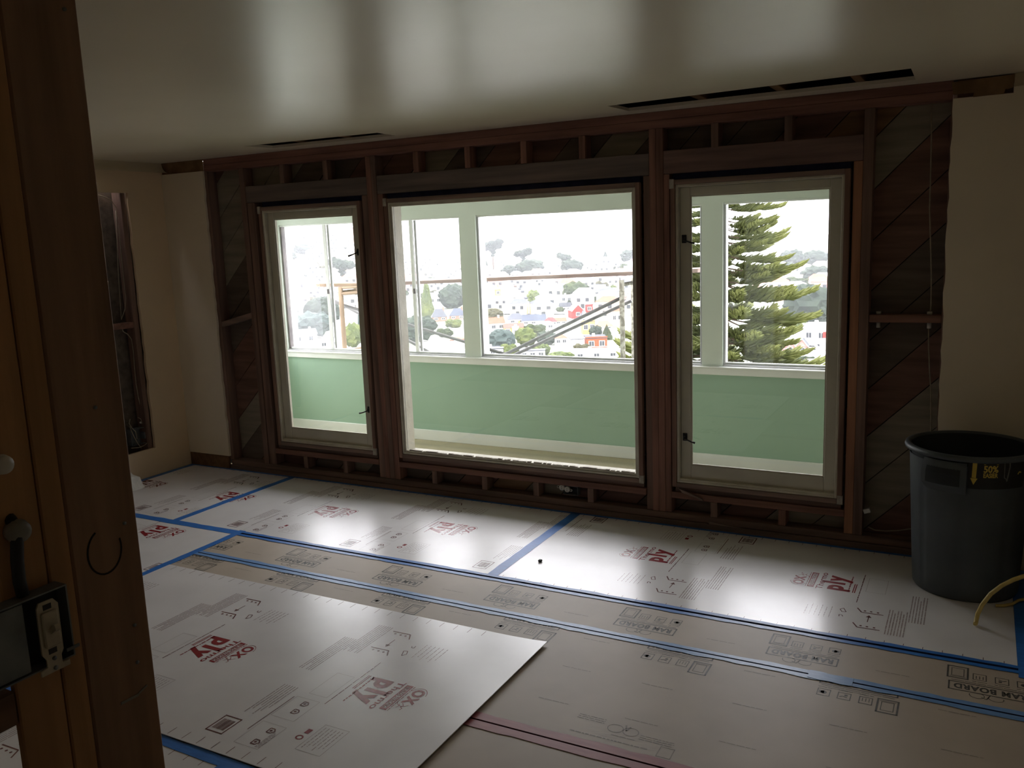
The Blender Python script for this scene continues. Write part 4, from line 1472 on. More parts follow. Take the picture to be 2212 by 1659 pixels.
N['street'] = mat('pale_street', (.38, .38, .37), (.44, .44, .43), 0.9, 0.15, .1)
N['scaf_w'] = mat('weathered_plank', (.10, .072, .062), (.17, .125, .105), 0.85, 0.2, 1.0, (2, 25, 25))
N['scaf_t'] = mat('tan_scaffold_paint', (.12, .085, .055), (.18, .13, .085), 0.8, 0.2, 5)
N['scaf_m'] = mat('spattered_scaffold_pipe', (.075, .07, .05), (.17, .165, .13), 0.75, 0.3, 28, lo=.45, hi=.55)
N['scaf_g'] = mat('grey_brace', (.045, .045, .042), (.085, .083, .078), 0.6, 0.4, 20)

# ground
gb = MB()
gb.smooth = True
AZ = [-62 + 2.0 * i for i in range(41)]
DS = [7.2, 12, 20, 30, 40, 60, 90, 120, 150, 200, 260, 320, 380, 440, 500, 560, 620, 680, 740, 800, 880, 960, 1040, 1120, 1200, 1300, 1500, 1800, 2300]
V = []
for d in DS:
    for a in AZ:
        r_a = math.radians(a)
        x, y = 4.7 + d * math.sin(r_a), -5 + d * math.cos(r_a)
        V.append((x, y, terr(x, y)))
na = len(AZ)
gb.add(V, [(i * na + k, i * na + k + 1, (i + 1) * na + k + 1, (i + 1) * na + k) for i in range(len(DS) - 1) for k in range(na - 1)])
gb.build('terrain', N['ground'])['kind'] = 'structure'

# the street climbing away through the houses
def strip(name, L, m, dz):
    b_ = MB()
    V = []
    for ul, ur, v in L:
        a, c_ = hit(ul, v)[0], hit(ur, v)[0]
        V += [(a.x, a.y, a.z + dz), (c_.x, c_.y, c_.z + dz)]
    b_.add(V, [(2 * i, 2 * i + 1, 2 * i + 3, 2 * i + 2) for i in range(len(L) - 1)])
    b_.build(name, m)['kind'] = 'structure'


strip('street_main', [(1088, 1098, 608), (1094, 1110, 618), (1102, 1124, 630), (1110, 1137, 642), (1117, 1146, 654), (1124, 1155, 664), (1133, 1166, 672)], N['street'], .5)
strip('street_cross', [(1070, 1215, 672), (1072, 1220, 676), (1075, 1225, 680)], N['street'], .45)


def depth_of(t_):
    return t_ / F_PX


FOOT = []          # footprints already taken: point and radius


def house(name, u0, u1, vt, vb, roof, rh, wall, rcol, label, yaw=8, nwin=2, deep=1.0, group=None, cat='house', sink=3.0, extra=None):
    """a house standing on the valley floor: walls, roof, windows; its size follows from how far off it stands"""
    uc = (u0 + u1) / 2
    p, t_ = hit(uc, vb)
    s = t_ / F_PX
    W, H = (u1 - u0) * s, max(2.2, (vb - vt) * s)
    Dp = W * deep
    view = math.atan2(p.x - CAM.x, p.y - CAM.y)
    ang = -view + math.radians(yaw)
    ca, sa = math.cos(ang), math.sin(ang)
    root = thing(name, label, cat, tuple(p), group)
    FOOT.append((p + Vector((-sa * Dp / 2, ca * Dp / 2, 0)), max(W, Dp) * .62))

    def Wd(x, y, z):
        return (p.x + x * ca - y * sa, p.y + x * sa + y * ca, p.z + z)
    w2 = W / 2
    R = H * rh
    hw = H - (R if roof != 'flat' else 0)

    def bx(b_, x0, x1, y0, y1, z0, z1):
        b_.add([Wd(*q) for q in [(x0, y0, z0), (x1, y0, z0), (x1, y1, z0), (x0, y1, z0), (x0, y0, z1), (x1, y0, z1), (x1, y1, z1), (x0, y1, z1)]],
               [(0, 3, 2, 1), (4, 5, 6, 7), (0, 1, 5, 4), (1, 2, 6, 5), (2, 3, 7, 6), (3, 0, 4, 7)])
        return b_
    bx(MB(), -w2, w2, 0, Dp, -sink, hw).build('walls', N[wall], root)
    o_ = .25
    rb = MB()
    if roof == 'hip':
        A = [Wd(-w2 - o_, -o_, hw), Wd(w2 + o_, -o_, hw), Wd(w2 + o_, Dp + o_, hw), Wd(-w2 - o_, Dp + o_, hw), Wd(-w2 * .45, Dp / 2, hw + R), Wd(w2 * .45, Dp / 2, hw + R)]
        rb.add(A, [(0, 1, 5, 4), (1, 2, 5), (2, 3, 4, 5), (3, 0, 4), (3, 2, 1, 0)])
    elif roof == 'gable':       # ridge along the view: the gable end faces us
        A = [Wd(-w2 - o_, -o_, hw - .1), Wd(0, -o_, hw + R), Wd(w2 + o_, -o_, hw - .1), Wd(-w2 - o_, Dp + o_, hw - .1), Wd(0, Dp + o_, hw + R), Wd(w2 + o_, Dp + o_, hw - .1)]
        rb.add(A, [(0, 1, 4, 3), (1, 2, 5, 4), (3, 4, 5), (0, 3, 5, 2)])
        gbm = MB().add([Wd(-w2, -.02, hw), Wd(w2, -.02, hw), Wd(0, -.02, hw + R * .94), Wd(-w2, .3, hw), Wd(w2, .3, hw), Wd(0, .3, hw + R * .94)], [(0, 1, 2), (3, 5, 4), (0, 3, 4, 1), (1, 4, 5, 2), (2, 5, 3, 0)])
        gbm.build('gable_wall', N[wall], root)
        for sg in (-1, 1):
            e = MB()
            a, b2 = Vector(Wd(sg * (w2 + o_), -o_ - .05, hw - .05)), Vector(Wd(0, -o_ - .05, hw + R + .05))
            e.bar(a, b2, .15, .35, Vector(Wd(0, -1, 0)) - Vector(Wd(0, 0, 0)))
            e.build('barge_board', N['trim'], root)
    elif roof == 'ridge':       # ridge across the view: the roof slope faces us
        A = [Wd(-w2 - o_, -o_, hw), Wd(w2 + o_, -o_, hw), Wd(w2 + o_, Dp + o_, hw), Wd(-w2 - o_, Dp + o_, hw), Wd(-w2 - o_, Dp / 2, hw + R), Wd(w2 + o_, Dp / 2, hw + R)]
        rb.add(A, [(0, 1, 5, 4), (1, 2, 5), (2, 3, 4, 5), (3, 0, 4), (3, 2, 1, 0)])
    else:
        bx(rb, -w2 - .1, w2 + .1, -.1, Dp + .1, hw, hw + .25)
        pb = MB()
        bx(pb, -w2 - .12, w2 + .12, -.12, .08, hw + .25, hw + .6)
        pb.build('parapet', N[wall], root)
        vb_ = MB()
        bx(vb_, -w2 * .3, -w2 * .3 + .9, Dp * .5, Dp * .5 + .9, hw + .25, hw + 1.1)
        vb_.build('roof_vent', N['trim'], root)
    rb.build('roof', N['r_' + rcol], root)
    if roof in ('hip', 'ridge') and W > 6:
        c_ = MB()
        bx(c_, w2 * .5, w2 * .5 + .7, Dp * .45, Dp * .45 + .7, hw, hw + R + .8)
        c_.build('chimney', N[wall], root)
    for k in range(nwin):
        x = -w2 + W * (k + .5) / nwin
        ww, wh = min(.75, W / nwin * .28), min(.8, hw * .2)
        zc = hw * .58
        f_ = bx(MB(), x - ww - .15, x + ww + .15, -.06, -.01, zc - wh - .15, zc + wh + .15).build('window_frame', N['trim'], root)
        bx(MB(), x - ww, x - .04, -.10, -.065, zc - wh, zc + wh).build('pane', N['win'], f_)
        bx(MB(), x + .04, x + ww, -.10, -.065, zc - wh, zc + wh).build('pane', N['win'], f_)
    if extra: extra(root, bx, w2, Dp, hw)
    return root


# crowns: a few blobs grown together, leafy on the outside
def crown_mesh(name, seed, kind, m):
    r_ = random.Random(seed)
    bm = bmesh.new()
    blobs = {'round': [(0, 0, .5, .5)] + [(r_.uniform(-.3, .3), r_.uniform(-.3, .3), r_.uniform(.25, .75), r_.uniform(.2, .32)) for _ in range(9)],
             'tall': [(0, 0, .1 + .8 * i / 7, .36 - .20 * i / 7) for i in range(8)] + [(r_.uniform(-.2, .2), r_.uniform(-.2, .2), r_.uniform(.1, .7), .2) for _ in range(6)],
             'flat': [(0, 0, .12, .1), (.03, 0, .28, .13), (-.04, 0, .42, .16)] + [(r_.uniform(-.36, .36), r_.uniform(-.3, .3), .55 + r_.uniform(-.1, .3), r_.uniform(.15, .22)) for _ in range(11)] + [(0, 0, .6, .3)],
             'cone': [(0, 0, i / 9 * .95, .44 * (1 - i / 9.6)) for i in range(10)],
             'bush': [(r_.uniform(-.36, .36), r_.uniform(-.3, .3), r_.uniform(.15, .55), r_.uniform(.2, .34)) for _ in range(9)]}[kind]
    for bx_, by_, bz_, br_ in blobs:
        s2 = bmesh.ops.create_icosphere(bm, subdivisions=3, radius=br_)
        for v in s2['verts']:
            k = 1 + r_.uniform(-.20, .20)
            v.co = Vector((v.co.x * k + bx_, v.co.y * k + by_, v.co.z * k * (.8 if kind in ('flat',) else 1) + bz_))
    me = bpy.data.meshes.new(name)
    bm.to_mesh(me)
    bm.free()
    me.materials.append(m)
    return me


CR = {}


def tree(u0, u1, vt, vb, kind, m, label, group=None, seed=1, trunk=.12, name='tree', vbase=None):
    """a tree on the valley floor, as wide and tall as the photo shows it there"""
    uc = (u0 + u1) / 2
    p, t_ = hit(uc, vbase or vb)
    s = t_ / F_PX
    W, H = (u1 - u0) * s, (vb - vt) * s
    zb = (CAM + ray(uc, vb) * t_).z
    if group and any((q.x - p.x) ** 2 + (q.y - p.y) ** 2 < (W * .55 + r0) ** 2 for q, r0 in FOOT): return
    FOOT.append((p, W * .55))
    key = (kind, m, seed % 3)
    if key not in CR: CR[key] = crown_mesh('crown', hash(kind) % 97 + seed % 3 * 7 + 3 if False else {'round': 11, 'tall': 23, 'flat': 37, 'cone': 41, 'bush': 53}[kind] + seed % 3 * 101, kind, N[m])
    root = thing(name, label, 'tree' if name == 'tree' else 'bush', tuple(p), group)
    c_ = bpy.data.objects.new('crown', CR[key])
    C.objects.link(c_)
    c_.parent = root
    c_.location = (0, 0, zb - p.z + H * .04)
    c_.scale = (W / .95, W / .95 * .62, H / 1.0)
    c_.rotation_euler = (0, 0, -math.atan2(p.x - CAM.x, p.y - CAM.y) + (PI if seed % 2 else 0))
    if name == 'tree':
        tb = MB()
        tb.tube([(p.x, p.y, p.z - 1), (p.x, p.y, max(p.z + H * .3, zb + H * .35))], [max(.25, W * .05), max(.15, W * .03)], 6)
        tb.build('trunk', N['bark'], root)
    return root


# ---- houses that can be told apart
def two_white_windows(root, bx, w2, Dp, hw):
    b_ = bx(MB(), -w2 * 1.02, w2 * 1.02, -.03, .0, hw * .30, hw * .33)
    b_.build('belt_course', N['trim'], root)


house('house', 1267, 1312, 731, 757, 'flat', 0, 'orange', 'dgrey', 'orange house with two white-framed windows under a flat dark roof', 6, 2, 1.3, extra=two_white_windows)
house('house', 1233, 1263, 733, 760, 'flat', 0, 'white', 'grey', 'white-walled house joined to the side of the orange house', 6, 0, 1.4)
house('low_building', 1236, 1342, 762, 776, 'flat', 0, 'white', 'white', 'low white flat-roofed building in front of the orange house', 4, 3, .5, cat='building')
house('house', 1236, 1262, 658, 688, 'gable', .45, 'red', 'mauve', 'bright red house with white gable trim and dark roof', 14, 1, 1.5)
house('house', 1266, 1281, 660, 676, 'flat', 0, 'red', 'dred', 'small red block behind the red gabled house', 10, 1, 1.0)
house('house', 1256, 1271, 672, 700, 'gable', .5, 'white', 'grey', 'narrow white gabled house right of the red house', 8, 1, 1.6)
house('house', 1284, 1328, 620, 640, 'hip', .35, 'white', 'grey', 'white house with a wide grey hipped roof, below the plank', 4, 4, .8)
house('apartment_block', 1192, 1219, 616, 645, 'flat', 0, 'white', 'white', 'tall white block beside the big green tree at mid view', 5, 3, .8, cat='building')
house('house', 1212, 1236, 639, 657, 'flat', 0, 'white', 'white', 'white cube house with two dark windows near the green tree', 5, 2, .9)
house('house', 1322, 1345, 664, 705, 'hip', .2, 'peach', 'terra', 'peach house with a terracotta roof behind the metal scaffold post', 8, 2, 1.0)
house('house', 1259, 1286, 695, 722, 'flat', 0, 'yellow', 'grey', 'pale yellow house under the crossing braces', 9, 2, 1.0)
house('house', 1212, 1235, 654, 672, 'ridge', .5, 'white', 'dgrey', 'white house with a steep dark roof left of the red house', 12, 2, .9)
house('house', 1200, 1224, 687, 700, 'ridge', .55, 'cream', 'terra', 'cream cottage with a terracotta roof above the brace', 10, 2, .9)
house('house', 1178, 1203, 686, 703, 'hip', .55, 'white', 'dred', 'white bungalow with a dark red hipped roof', 6, 2, .8)
house('house', 1287, 1324, 694, 712, 'hip', .6, 'peach', 'orange', 'low house with an orange tiled roof under the braces', 5, 2, .8)
house('house', 1200, 1226, 724, 746, 'hip', .3, 'white', 'terra', 'white house with a pinkish tiled roof beneath the lower brace', 9, 2, .9)
house('house', 1060, 1082, 619, 642, 'hip', .3, 'yellow', 'orange', 'bright yellow house just under the plank', 10, 2, .9)
house('house', 1040, 1068, 634, 655, 'flat', 0, 'white', 'white', 'white box house beside the bright yellow one', 6, 2, .9)
house('house', 1098, 1136, 678, 700, 'hip', .55, 'white', 'grey', 'white house with a grey hipped roof at the foot of the street', 8, 2, .9)
house('house', 1128, 1178, 680, 702, 'ridge', .6, 'white', 'blue', 'long white house with a blue-grey roof at the foot of the street', -5, 3, .5)
house('house', 1042, 1092, 687, 716, 'ridge', .42, 'white', 'terra', 'white house with a red tiled roof near the window post', 12, 3, .6)
house('house', 1090, 1133, 699, 718, 'ridge', .5, 'yellow', 'brown', 'long yellow house with a brown roof beside the bluish tree', 10, 3, .5)
house('house', 1109, 1121, 708, 730, 'flat', 0, 'blue', 'white', 'narrow pale blue tower house between the trees', 8, 1, 1.0)
house('house', 1053, 1077, 654, 672, 'hip', .6, 'cream', 'mauve', 'cream house with a faded pink hipped roof', 8, 2, .9)
house('house', 1042, 1088, 754, 774, 'flat', 0, 'grey', 'dgrey', 'grey flat-roofed building low in the corner of the big pane', 3, 3, .8)
house('house', 1124, 1178, 758, 776, 'flat', 0, 'grey', 'grey', 'wide grey roof seen low between the shrubs', 3, 3, .7)
house('house', 1166, 1197, 695, 712, 'hip', .3, 'white', 'white', 'plain white house below the dark red roof', 6, 2, .9)
house('house', 934, 966, 668, 694, 'hip', .65, 'brown', 'grey', 'house with a wide slate grey roof behind the sloping brace', 6, 2, .6)
house('house', 971, 1005, 667, 690, 'hip', .65, 'brown', 'blue', 'house with a bluish roof next to the slate grey one', -3, 2, .6)
house('apartment_block', 928, 968, 635, 667, 'flat', 0, 'white', 'white', 'big white block seen through the sliding window', 7, 3, .8, cat='building')
house('warehouse', 900, 1006, 742, 772, 'ridge', .55, 'white', 'white', 'broad white roof low in the sliding window', -6, 3, .7, cat='building')
house('house', 634, 686, 713, 744, 'ridge', .3, 'white', 'white', 'white house with a low roof near the bottom of the narrow window', 10, 2, .8)
house('house', 630, 652, 688, 714, 'gable', .4, 'white', 'dred', 'white house with a pink gabled roof at the narrow window edge', 14, 1, 1.2)
house('house', 650, 671, 648, 662, 'ridge', .5, 'white', 'terra', 'small white house with a bright red roof in the narrow window', 8, 2, .8)
house('house', 690, 780, 734, 752, 'flat', 0, 'white', 'white', 'long white flat roof by the tan scaffold leg', 4, 4, .4)
house('house', 1683, 1728, 626, 652, 'hip', .5, 'salmon', 'brown', 'salmon house with a dark brown roof beside the pine', 8, 2, .9)


def red_sign(root, bx, w2, Dp, hw):
    bx(MB(), w2 * .64, w2 * 1.0, -.25, -.02, hw * .48, hw * .74).build('red_sign', N['red'], root)
    bx(MB(), w2 * .2, w2 * .38, -.12, -.02, 0, hw * .2).build('entrance', N['win'], root)


house('shop_building', 1734, 1786, 703, 753, 'flat', 0, 'white', 'white', 'white three-storey building with a red sign panel', -14, 2, 1.0, cat='building', extra=red_sign)
house('house', 1694, 1718, 736, 762, 'gable', .5, 'pink', 'mauve', 'pink half-timbered house with a steep gable beyond the pine', 6, 1, 1.2)
house('house', 1720, 1744, 732, 762, 'gable', .55, 'pink', 'grey', 'pink house with a grey roof and arched door', -6, 1, 1.2)
house('house', 1642, 1692, 738, 760, 'ridge', .4, 'pink', 'grey', 'long pink house half hidden by the pine', 4, 3, .6)
house('low_building', 1676, 1800, 772, 786, 'flat', 0, 'white', 'white', 'low white rooftop at the bottom of the casement view', -4, 3, .5, cat='building')

# ---- trees and bushes that can be told apart
TR = [
    (1045, 1087, 516, 558, 'flat', 'g3', 'tall hazy tree with a rounded crown on the skyline by the window post', 582),
    (1034, 1056, 537, 585, 'tall', 'g3', 'hazy tree cut by the window post on the skyline', 590),
    (1113, 1149, 536, 568, 'flat', 'g3', 'leaning flat-topped cypress on the skyline', 592),
    (1120, 1174, 562, 594, 'round', 'g3', 'broad dark cypress under the leaning one', 598),
    (1088, 1114, 574, 594, 'round', 'g3', 'small dark tree on the ridge between the two cypresses', 598),
    (1205, 1234, 546, 572, 'flat', 'g3', 'upper crown of a double dark tree on the ridge', 592),
    (1213, 1256, 562, 590, 'round', 'g3', 'lower round crown of the double dark tree on the ridge', 594),
    (1301, 1315, 542, 562, 'cone', 'g3', 'lone pointed hazy conifer on the far skyline', 574),
    (1342, 1372, 541, 566, 'round', 'g3', 'hazy tree clump on the skyline by the window edge', 576),
    (1340, 1356, 570, 586, 'round', 'g1', 'small dark tree above the plank near its far end', 588),
    (1058, 1110, 714, 760, 'round', 'g4', 'big round bluish-green tree low in the large pane', None),
    (1116, 1157, 709, 750, 'round', 'g2', 'light yellow-green round tree beside the bluish one', None),
    (1086, 1122, 738, 772, 'bush', 'g2', 'bright green shrub where the two braces meet', None),
    (1042, 1086, 668, 694, 'round', 'g5', 'olive brown round tree above the red tiled roof', None),
    (1140, 1164, 628, 656, 'round', 'g2', 'light green street tree near the top of the street', None),
    (1158, 1186, 650, 674, 'bush', 'g5', 'dark hedge and trees along the right kerb of the street', None),
    (1132, 1172, 696, 722, 'bush', 'g1', 'green trees behind the light round tree', None),
    (1152, 1186, 732, 772, 'bush', 'g2', 'wide green trees under the brace', None),
    (1218, 1270, 610, 652, 'round', 'g1', 'big dense green tree under the middle of the plank', None),
    (1290, 1317, 646, 670, 'round', 'g3', 'dark rounded tree above the upper brace', None),
    (1298, 1324, 700, 734, 'cone', 'g1', 'pointed green conifer near the scaffold post', None),
    (1275, 1300, 704, 730, 'round', 'g3', 'dark round tree next to the pointed conifer', None),
    (1238, 1270, 738, 764, 'bush', 'g5', 'pale olive shrub in front of the white-walled house', None),
    (1186, 1236, 752, 782, 'bush', 'g2', 'bright green shrubs along the sill of the large pane', None),
    (1160, 1200, 716, 745, 'round', 'g3', 'shadowy tree crossed by both braces', None),
    (906, 942, 620, 684, 'tall', 'g2', 'tall loose green tree behind the sliding sash stile', None),
    (874, 940, 684, 738, 'round', 'g3', 'large dark grey-green tree low in the sliding window', None),
    (954, 1006, 616, 666, 'round', 'g3', 'dark tree mass beside the white block', None),
    (962, 992, 686, 708, 'bush', 'g2', 'yellow-green tree below the slate roofs', None),
    (972, 1006, 724, 752, 'bush', 'salm', 'reddish shrub near the window post', None),
    (948, 978, 706, 728, 'bush', 'g1', 'green garden trees by the broad white roof', None),
    (664, 732, 646, 706, 'round', 'g3', 'big dark tree behind the narrow sliding stile', None),
    (642, 714, 676, 730, 'round', 'g4', 'rounded grey-green tree in the middle of the narrow window', None),
    (746, 782, 700, 750, 'round', 'g2', 'light green tree by the tan scaffold leg', None),
    (772, 786, 682, 742, 'tall', 'g4', 'dark column-like tree at the edge of the narrow window', None),
    (714, 766, 556, 600, 'flat', 'g3', 'hazy dark grove above the plank in the narrow window', None),
    (636, 672, 528, 548, 'round', 'g3', 'hazy tree clump high on the hillside', None),
    (624, 642, 549, 569, 'round', 'g3', 'hazy round tree on the hillside near the window edge', None),
    (622, 660, 585, 604, 'bush', 'g3', 'hazy tree row halfway up the hillside', None),
    (676, 700, 572, 588, 'bush', 'g5', 'pale brown scrub patch on the hillside', None),
    (740, 786, 612, 640, 'bush', 'g1', 'green tree behind the tan scaffold head', None),
    (1690, 1736, 541, 572, 'round', 'g3', 'hazy tree crown on the skyline beyond the pine', 576),
    (1738, 1784, 542, 572, 'round', 'g3', 'second hazy tree crown on the skyline near the casement edge', 578),
    (1676, 1718, 564, 590, 'bush', 'g3', 'dark hazy trees on the slope beyond the pine', None),
    (1736, 1788, 576, 608, 'round', 'g3', 'dark tree clump above the flat-topped tree', None),
    (1702, 1752, 598, 626, 'flat', 'g1', 'flat-topped spreading tree above the big dark tree', None),
    (1698, 1792, 620, 704, 'round', 'g3', 'very large dark tree filling the casement edge', None),
    (1640, 1760, 752, 782, 'bush', 'g1', 'dark green hedge in front of the pink houses', None),
    (1712, 1742, 684, 712, 'bush', 'g2', 'feathery light green tree beside the white building', None),
]
for i, (u0, u1, vt, vb, kind, m, lab, vbs) in enumerate(TR):
    tree(u0, u1, vt, vb, kind, m, lab, None, i, name='bush' if kind == 'bush' else 'tree', vbase=vbs)
# ---- rows of small far houses, alike in the haze
def small_house_mesh(i, wall, roof):
    b_ = MB()
    W, Dp, H = 8.5, 10.0, 5.6
    b_.add([(-W / 2, 0, -3), (W / 2, 0, -3), (W / 2, Dp, -3), (-W / 2, Dp, -3), (-W / 2, 0, H), (W / 2, 0, H), (W / 2, Dp, H), (-W / 2, Dp, H)],
           [(0, 3, 2, 1), (0, 1, 5, 4), (1, 2, 6, 5), (2, 3, 7, 6), (3, 0, 4, 7)])
    b_.slot = 1
    R = 1.9 if i % 3 else .3
    b_.add([(-W / 2 - .3, -.3, H), (W / 2 + .3, -.3, H), (W / 2 + .3, Dp + .3, H), (-W / 2 - .3, Dp + .3, H), (-W * .3, Dp / 2, H + R), (W * .3, Dp / 2, H + R)],
           [(0, 1, 5, 4), (1, 2, 5), (2, 3, 4, 5), (3, 0, 4), (3, 2, 1, 0)])
    b_.slot = 2
    for x in (-2.2, 2.0):
        b_.box(x - .9, x + .9, -.08, -.02, 2.9, 4.5)
    b_.box(-1.2, .6, -.08, -.02, 0, 2.0)
    return b_.mesh('small_house', [N[wall], N['r_' + roof], N['win']])


SM = [small_house_mesh(i, w_, r2) for i, (w_, r2) in enumerate([('white', 'grey'), ('cream', 'mauve'), ('white', 'white'), ('white', 'dgrey'), ('peach', 'terra'), ('cream', 'grey'), ('white', 'blue'), ('pink', 'brown'), ('white', 'mauve')])]
LBL = [('small pale house on the hazy hillside beyond the narrow window', 'far houses on the hillside'),
       ('small pale house in the hazy streets beyond the large window', 'far houses in the valley'),
       ('small pale house in the haze beyond the pine', 'far houses behind the pine')]
SMN = ['white house with a grey roof', 'cream house with a mauve roof', 'white flat-roofed house', 'white house with a dark roof', 'peach house with a terracotta roof', 'cream house with a grey roof', 'white house with a bluish roof', 'pink house with a brown roof', 'white house with a mauve roof']


def area(u, v, zone):
    """where among the far houses a thing stands, told by what can be found in the picture"""
    if zone == 0:
        up = 'high on hazy hill' if v < 545 else 'halfway up hazy hill' if v < 590 else 'above short plank' if v < 618 else 'below short plank' if v < 655 else 'low in narrow window'
        return up + (' before sash stile' if u < 705 else ' past sash stile')
    if zone == 1:
        if u < 1010:
            return ('above' if v < 605 else 'below') + ' plank in sliding window ' + ('beside stile' if u < 930 else 'beside white post')
        up = 'in hazy rows above plank' if v < 598 else 'just under plank' if v < 626 else 'mid rows below plank' if v < 655 else 'low rows below plank'
        return up + (' by white post' if u < 1090 else ' at street top' if u < 1180 else ' by red house' if u < 1290 else ' by scaffold post')
    return ('upper haze beyond pine' if v < 600 else 'lower slope beyond pine') + (' near pine tips' if u < 1720 else ' near casement edge')


rr = random.Random(21)


def far_house(u, v, zone):
    p, t_ = hit(u, v)
    if any((q.x - p.x) ** 2 + (q.y - p.y) ** 2 < (6.6 + r0) ** 2 for q, r0 in FOOT): return
    FOOT.append((p, 6.2))
    vi = rr.randrange(len(SM))
    o = bpy.data.objects.new('small_house', SM[vi])
    C.objects.link(o)
    o.location = p
    o.rotation_euler = (0, 0, -math.atan2(p.x - CAM.x, p.y - CAM.y) + rr.choice((-.25, .15, .2)) + rr.uniform(-.08, .08))
    k = rr.uniform(.85, 1.2)
    o.scale = (k, k, k * rr.uniform(.85, 1.15))
    tag(o, 'small %s %s' % (SMN[vi], area(u, v, zone)), 'house', LBL[zone][1])


for v in range(506, 690, 8):
    for k in range(5):
        far_house(612 + 190 * (k + rr.random()) / 5, v + rr.uniform(-3, 3), 0)
for v in range(556, 632, 6):
    for k in range(4):
        far_house(862 + 148 * (k + rr.random()) / 4, v + rr.uniform(-2, 2), 1)
for v in range(572, 624, 5):
    for k in range(8):
        far_house(1036 + 350 * (k + rr.random()) / 8, v + rr.uniform(-2, 2), 1)
for v in range(626, 690, 8):
    for k in range(7):
        u = 1040 + 340 * (k + rr.random()) / 7
        if not (1085 < u < 1175 and v < 682): far_house(u, v, 1)
for v in range(574, 640, 7):
    for k in range(3):
        far_house(1640 + 150 * (k + rr.random()) / 3, v + rr.uniform(-2, 2), 2)

LT = [('small hazy tree on the hillside beyond the narrow window', 'far trees on the hillside'), ('small garden tree among the houses beyond the large window', 'small trees in the valley'), ('small tree among the houses beyond the pine', 'small trees behind the pine')]
for zone, u0, u1, v0, v1, n in ((0, 612, 790, 520, 690, 34), (1, 865, 1005, 565, 650, 20), (1, 1040, 1375, 580, 690, 60), (2, 1650, 1788, 590, 690, 12)):
    for k in range(n):
        u, v = rr.uniform(u0, u1), rr.uniform(v0, v1)
        if 1085 < u < 1172 and 605 < v < 680: continue
        h = rr.uniform(9, 15) * (.6 if v < 600 else 1)
        tree(u - h * rr.uniform(.5, .9), u + h * rr.uniform(.5, .9), v - h, v, rr.choice(['round', 'round', 'flat', 'bush', 'tall']), rr.choice(['g1', 'g3', 'g2', 'g5', 'g3']), 'small tree ' + area(u, v, min(zone, 2)), LT[zone][1], k)

# ---- cars along the street, and one by the white building
def car_mesh():
    b_ = MB()
    b_.prism([(-.9, -2.1, .35), (-.9, 2.1, .35), (-.9, 2.1, .8), (-.9, 1.2, .95), (-.9, .7, 1.4), (-.9, -1.3, 1.4), (-.9, -1.9, .95), (-.9, -2.1, .9)], (1.8, 0, 0))
    b_.slot = 1
    b_.prism([(-.92, .75, .98), (-.92, .55, 1.33), (-.92, -1.15, 1.33), (-.92, -1.6, .98)], (1.84, 0, 0))
    b_.slot = 2
    for y in (-1.3, 1.3):
        b_.tube([(-.93, y, .33), (.93, y, .33)], .33, 10)
    return b_


for i, (u, v, c_, lab) in enumerate([(1122.5, 627.5, 'dgrey', 'dark car parked high up the street'), (1128.5, 634, 'dgrey', 'dark car parked below the first one on the street'), (1135.5, 648, 'grey', 'grey car on the right kerb of the street'),
                                     (1112, 645.5, 'white', 'white car on the left kerb of the street'), (1116.5, 652.5, 'blue', 'bluish car lower on the left kerb of the street'), (1113, 622, 'brown', 'brown car near the top of the street'), (1752, 759, 'white', 'white car parked in front of the white building with the red sign')]):
    p, t_ = hit(u, v)
    r0 = thing('car', lab, 'car', (p.x, p.y, p.z + .55))
    cm = car_mesh()
    me = cm.mesh('car_body', [N['r_' + c_], N['win'], M['black']])
    o = bpy.data.objects.new('car_body', me)
    C.objects.link(o)
    o.parent = r0
    o.rotation_euler = (0, 0, .62 if i < 6 else 1.4)

# ---- overhead wires near the pine
for v0, v1, v2, lab in ((781, 775, 765, 'upper overhead wire crossing below the pine'), (789, 781, 769, 'lower overhead wire crossing below the pine')):
    wb_ = MB()
    P0, P1, P2 = CAM + ray(1560, v0) * 60, CAM + ray(1640, v1) * 62, CAM + ray(1735, v2) * 66
    wb_.tube([P0 - (P1 - P0), P0, P1, P2, P2 + (P2 - P1) * 2], .02, 5)
    tag(wb_.build('overhead_wire', N['trim'], None, tuple(P1)), lab, 'wire')

# ------------------------------------------------------------------ the tall pine near the house
PD = 35.0
pc_ = CAM + ray(1560, 620) * PD
px_, py_ = pc_.x, pc_.y
pz0 = terr(px_, py_)
N['n1'] = mat('pine_needles', (.020, .032, .010), (.098, .108, .030), 0.7, 0.2, 1.6, lo=.35, hi=.7)
pine = thing('pine_tree', 'tall layered pine with drooping plume branches outside the casement', 'tree', (px_, py_, pz0))
tb = MB()
tb.smooth = True
tb.tube([(px_, py_, pz0 - .5), (px_ + .05, py_, -6), (px_, py_, 0), (px_, py_, 7.5)], [.36, .30, .22, .06], 10)
tb.build('trunk', N['bark'], pine)


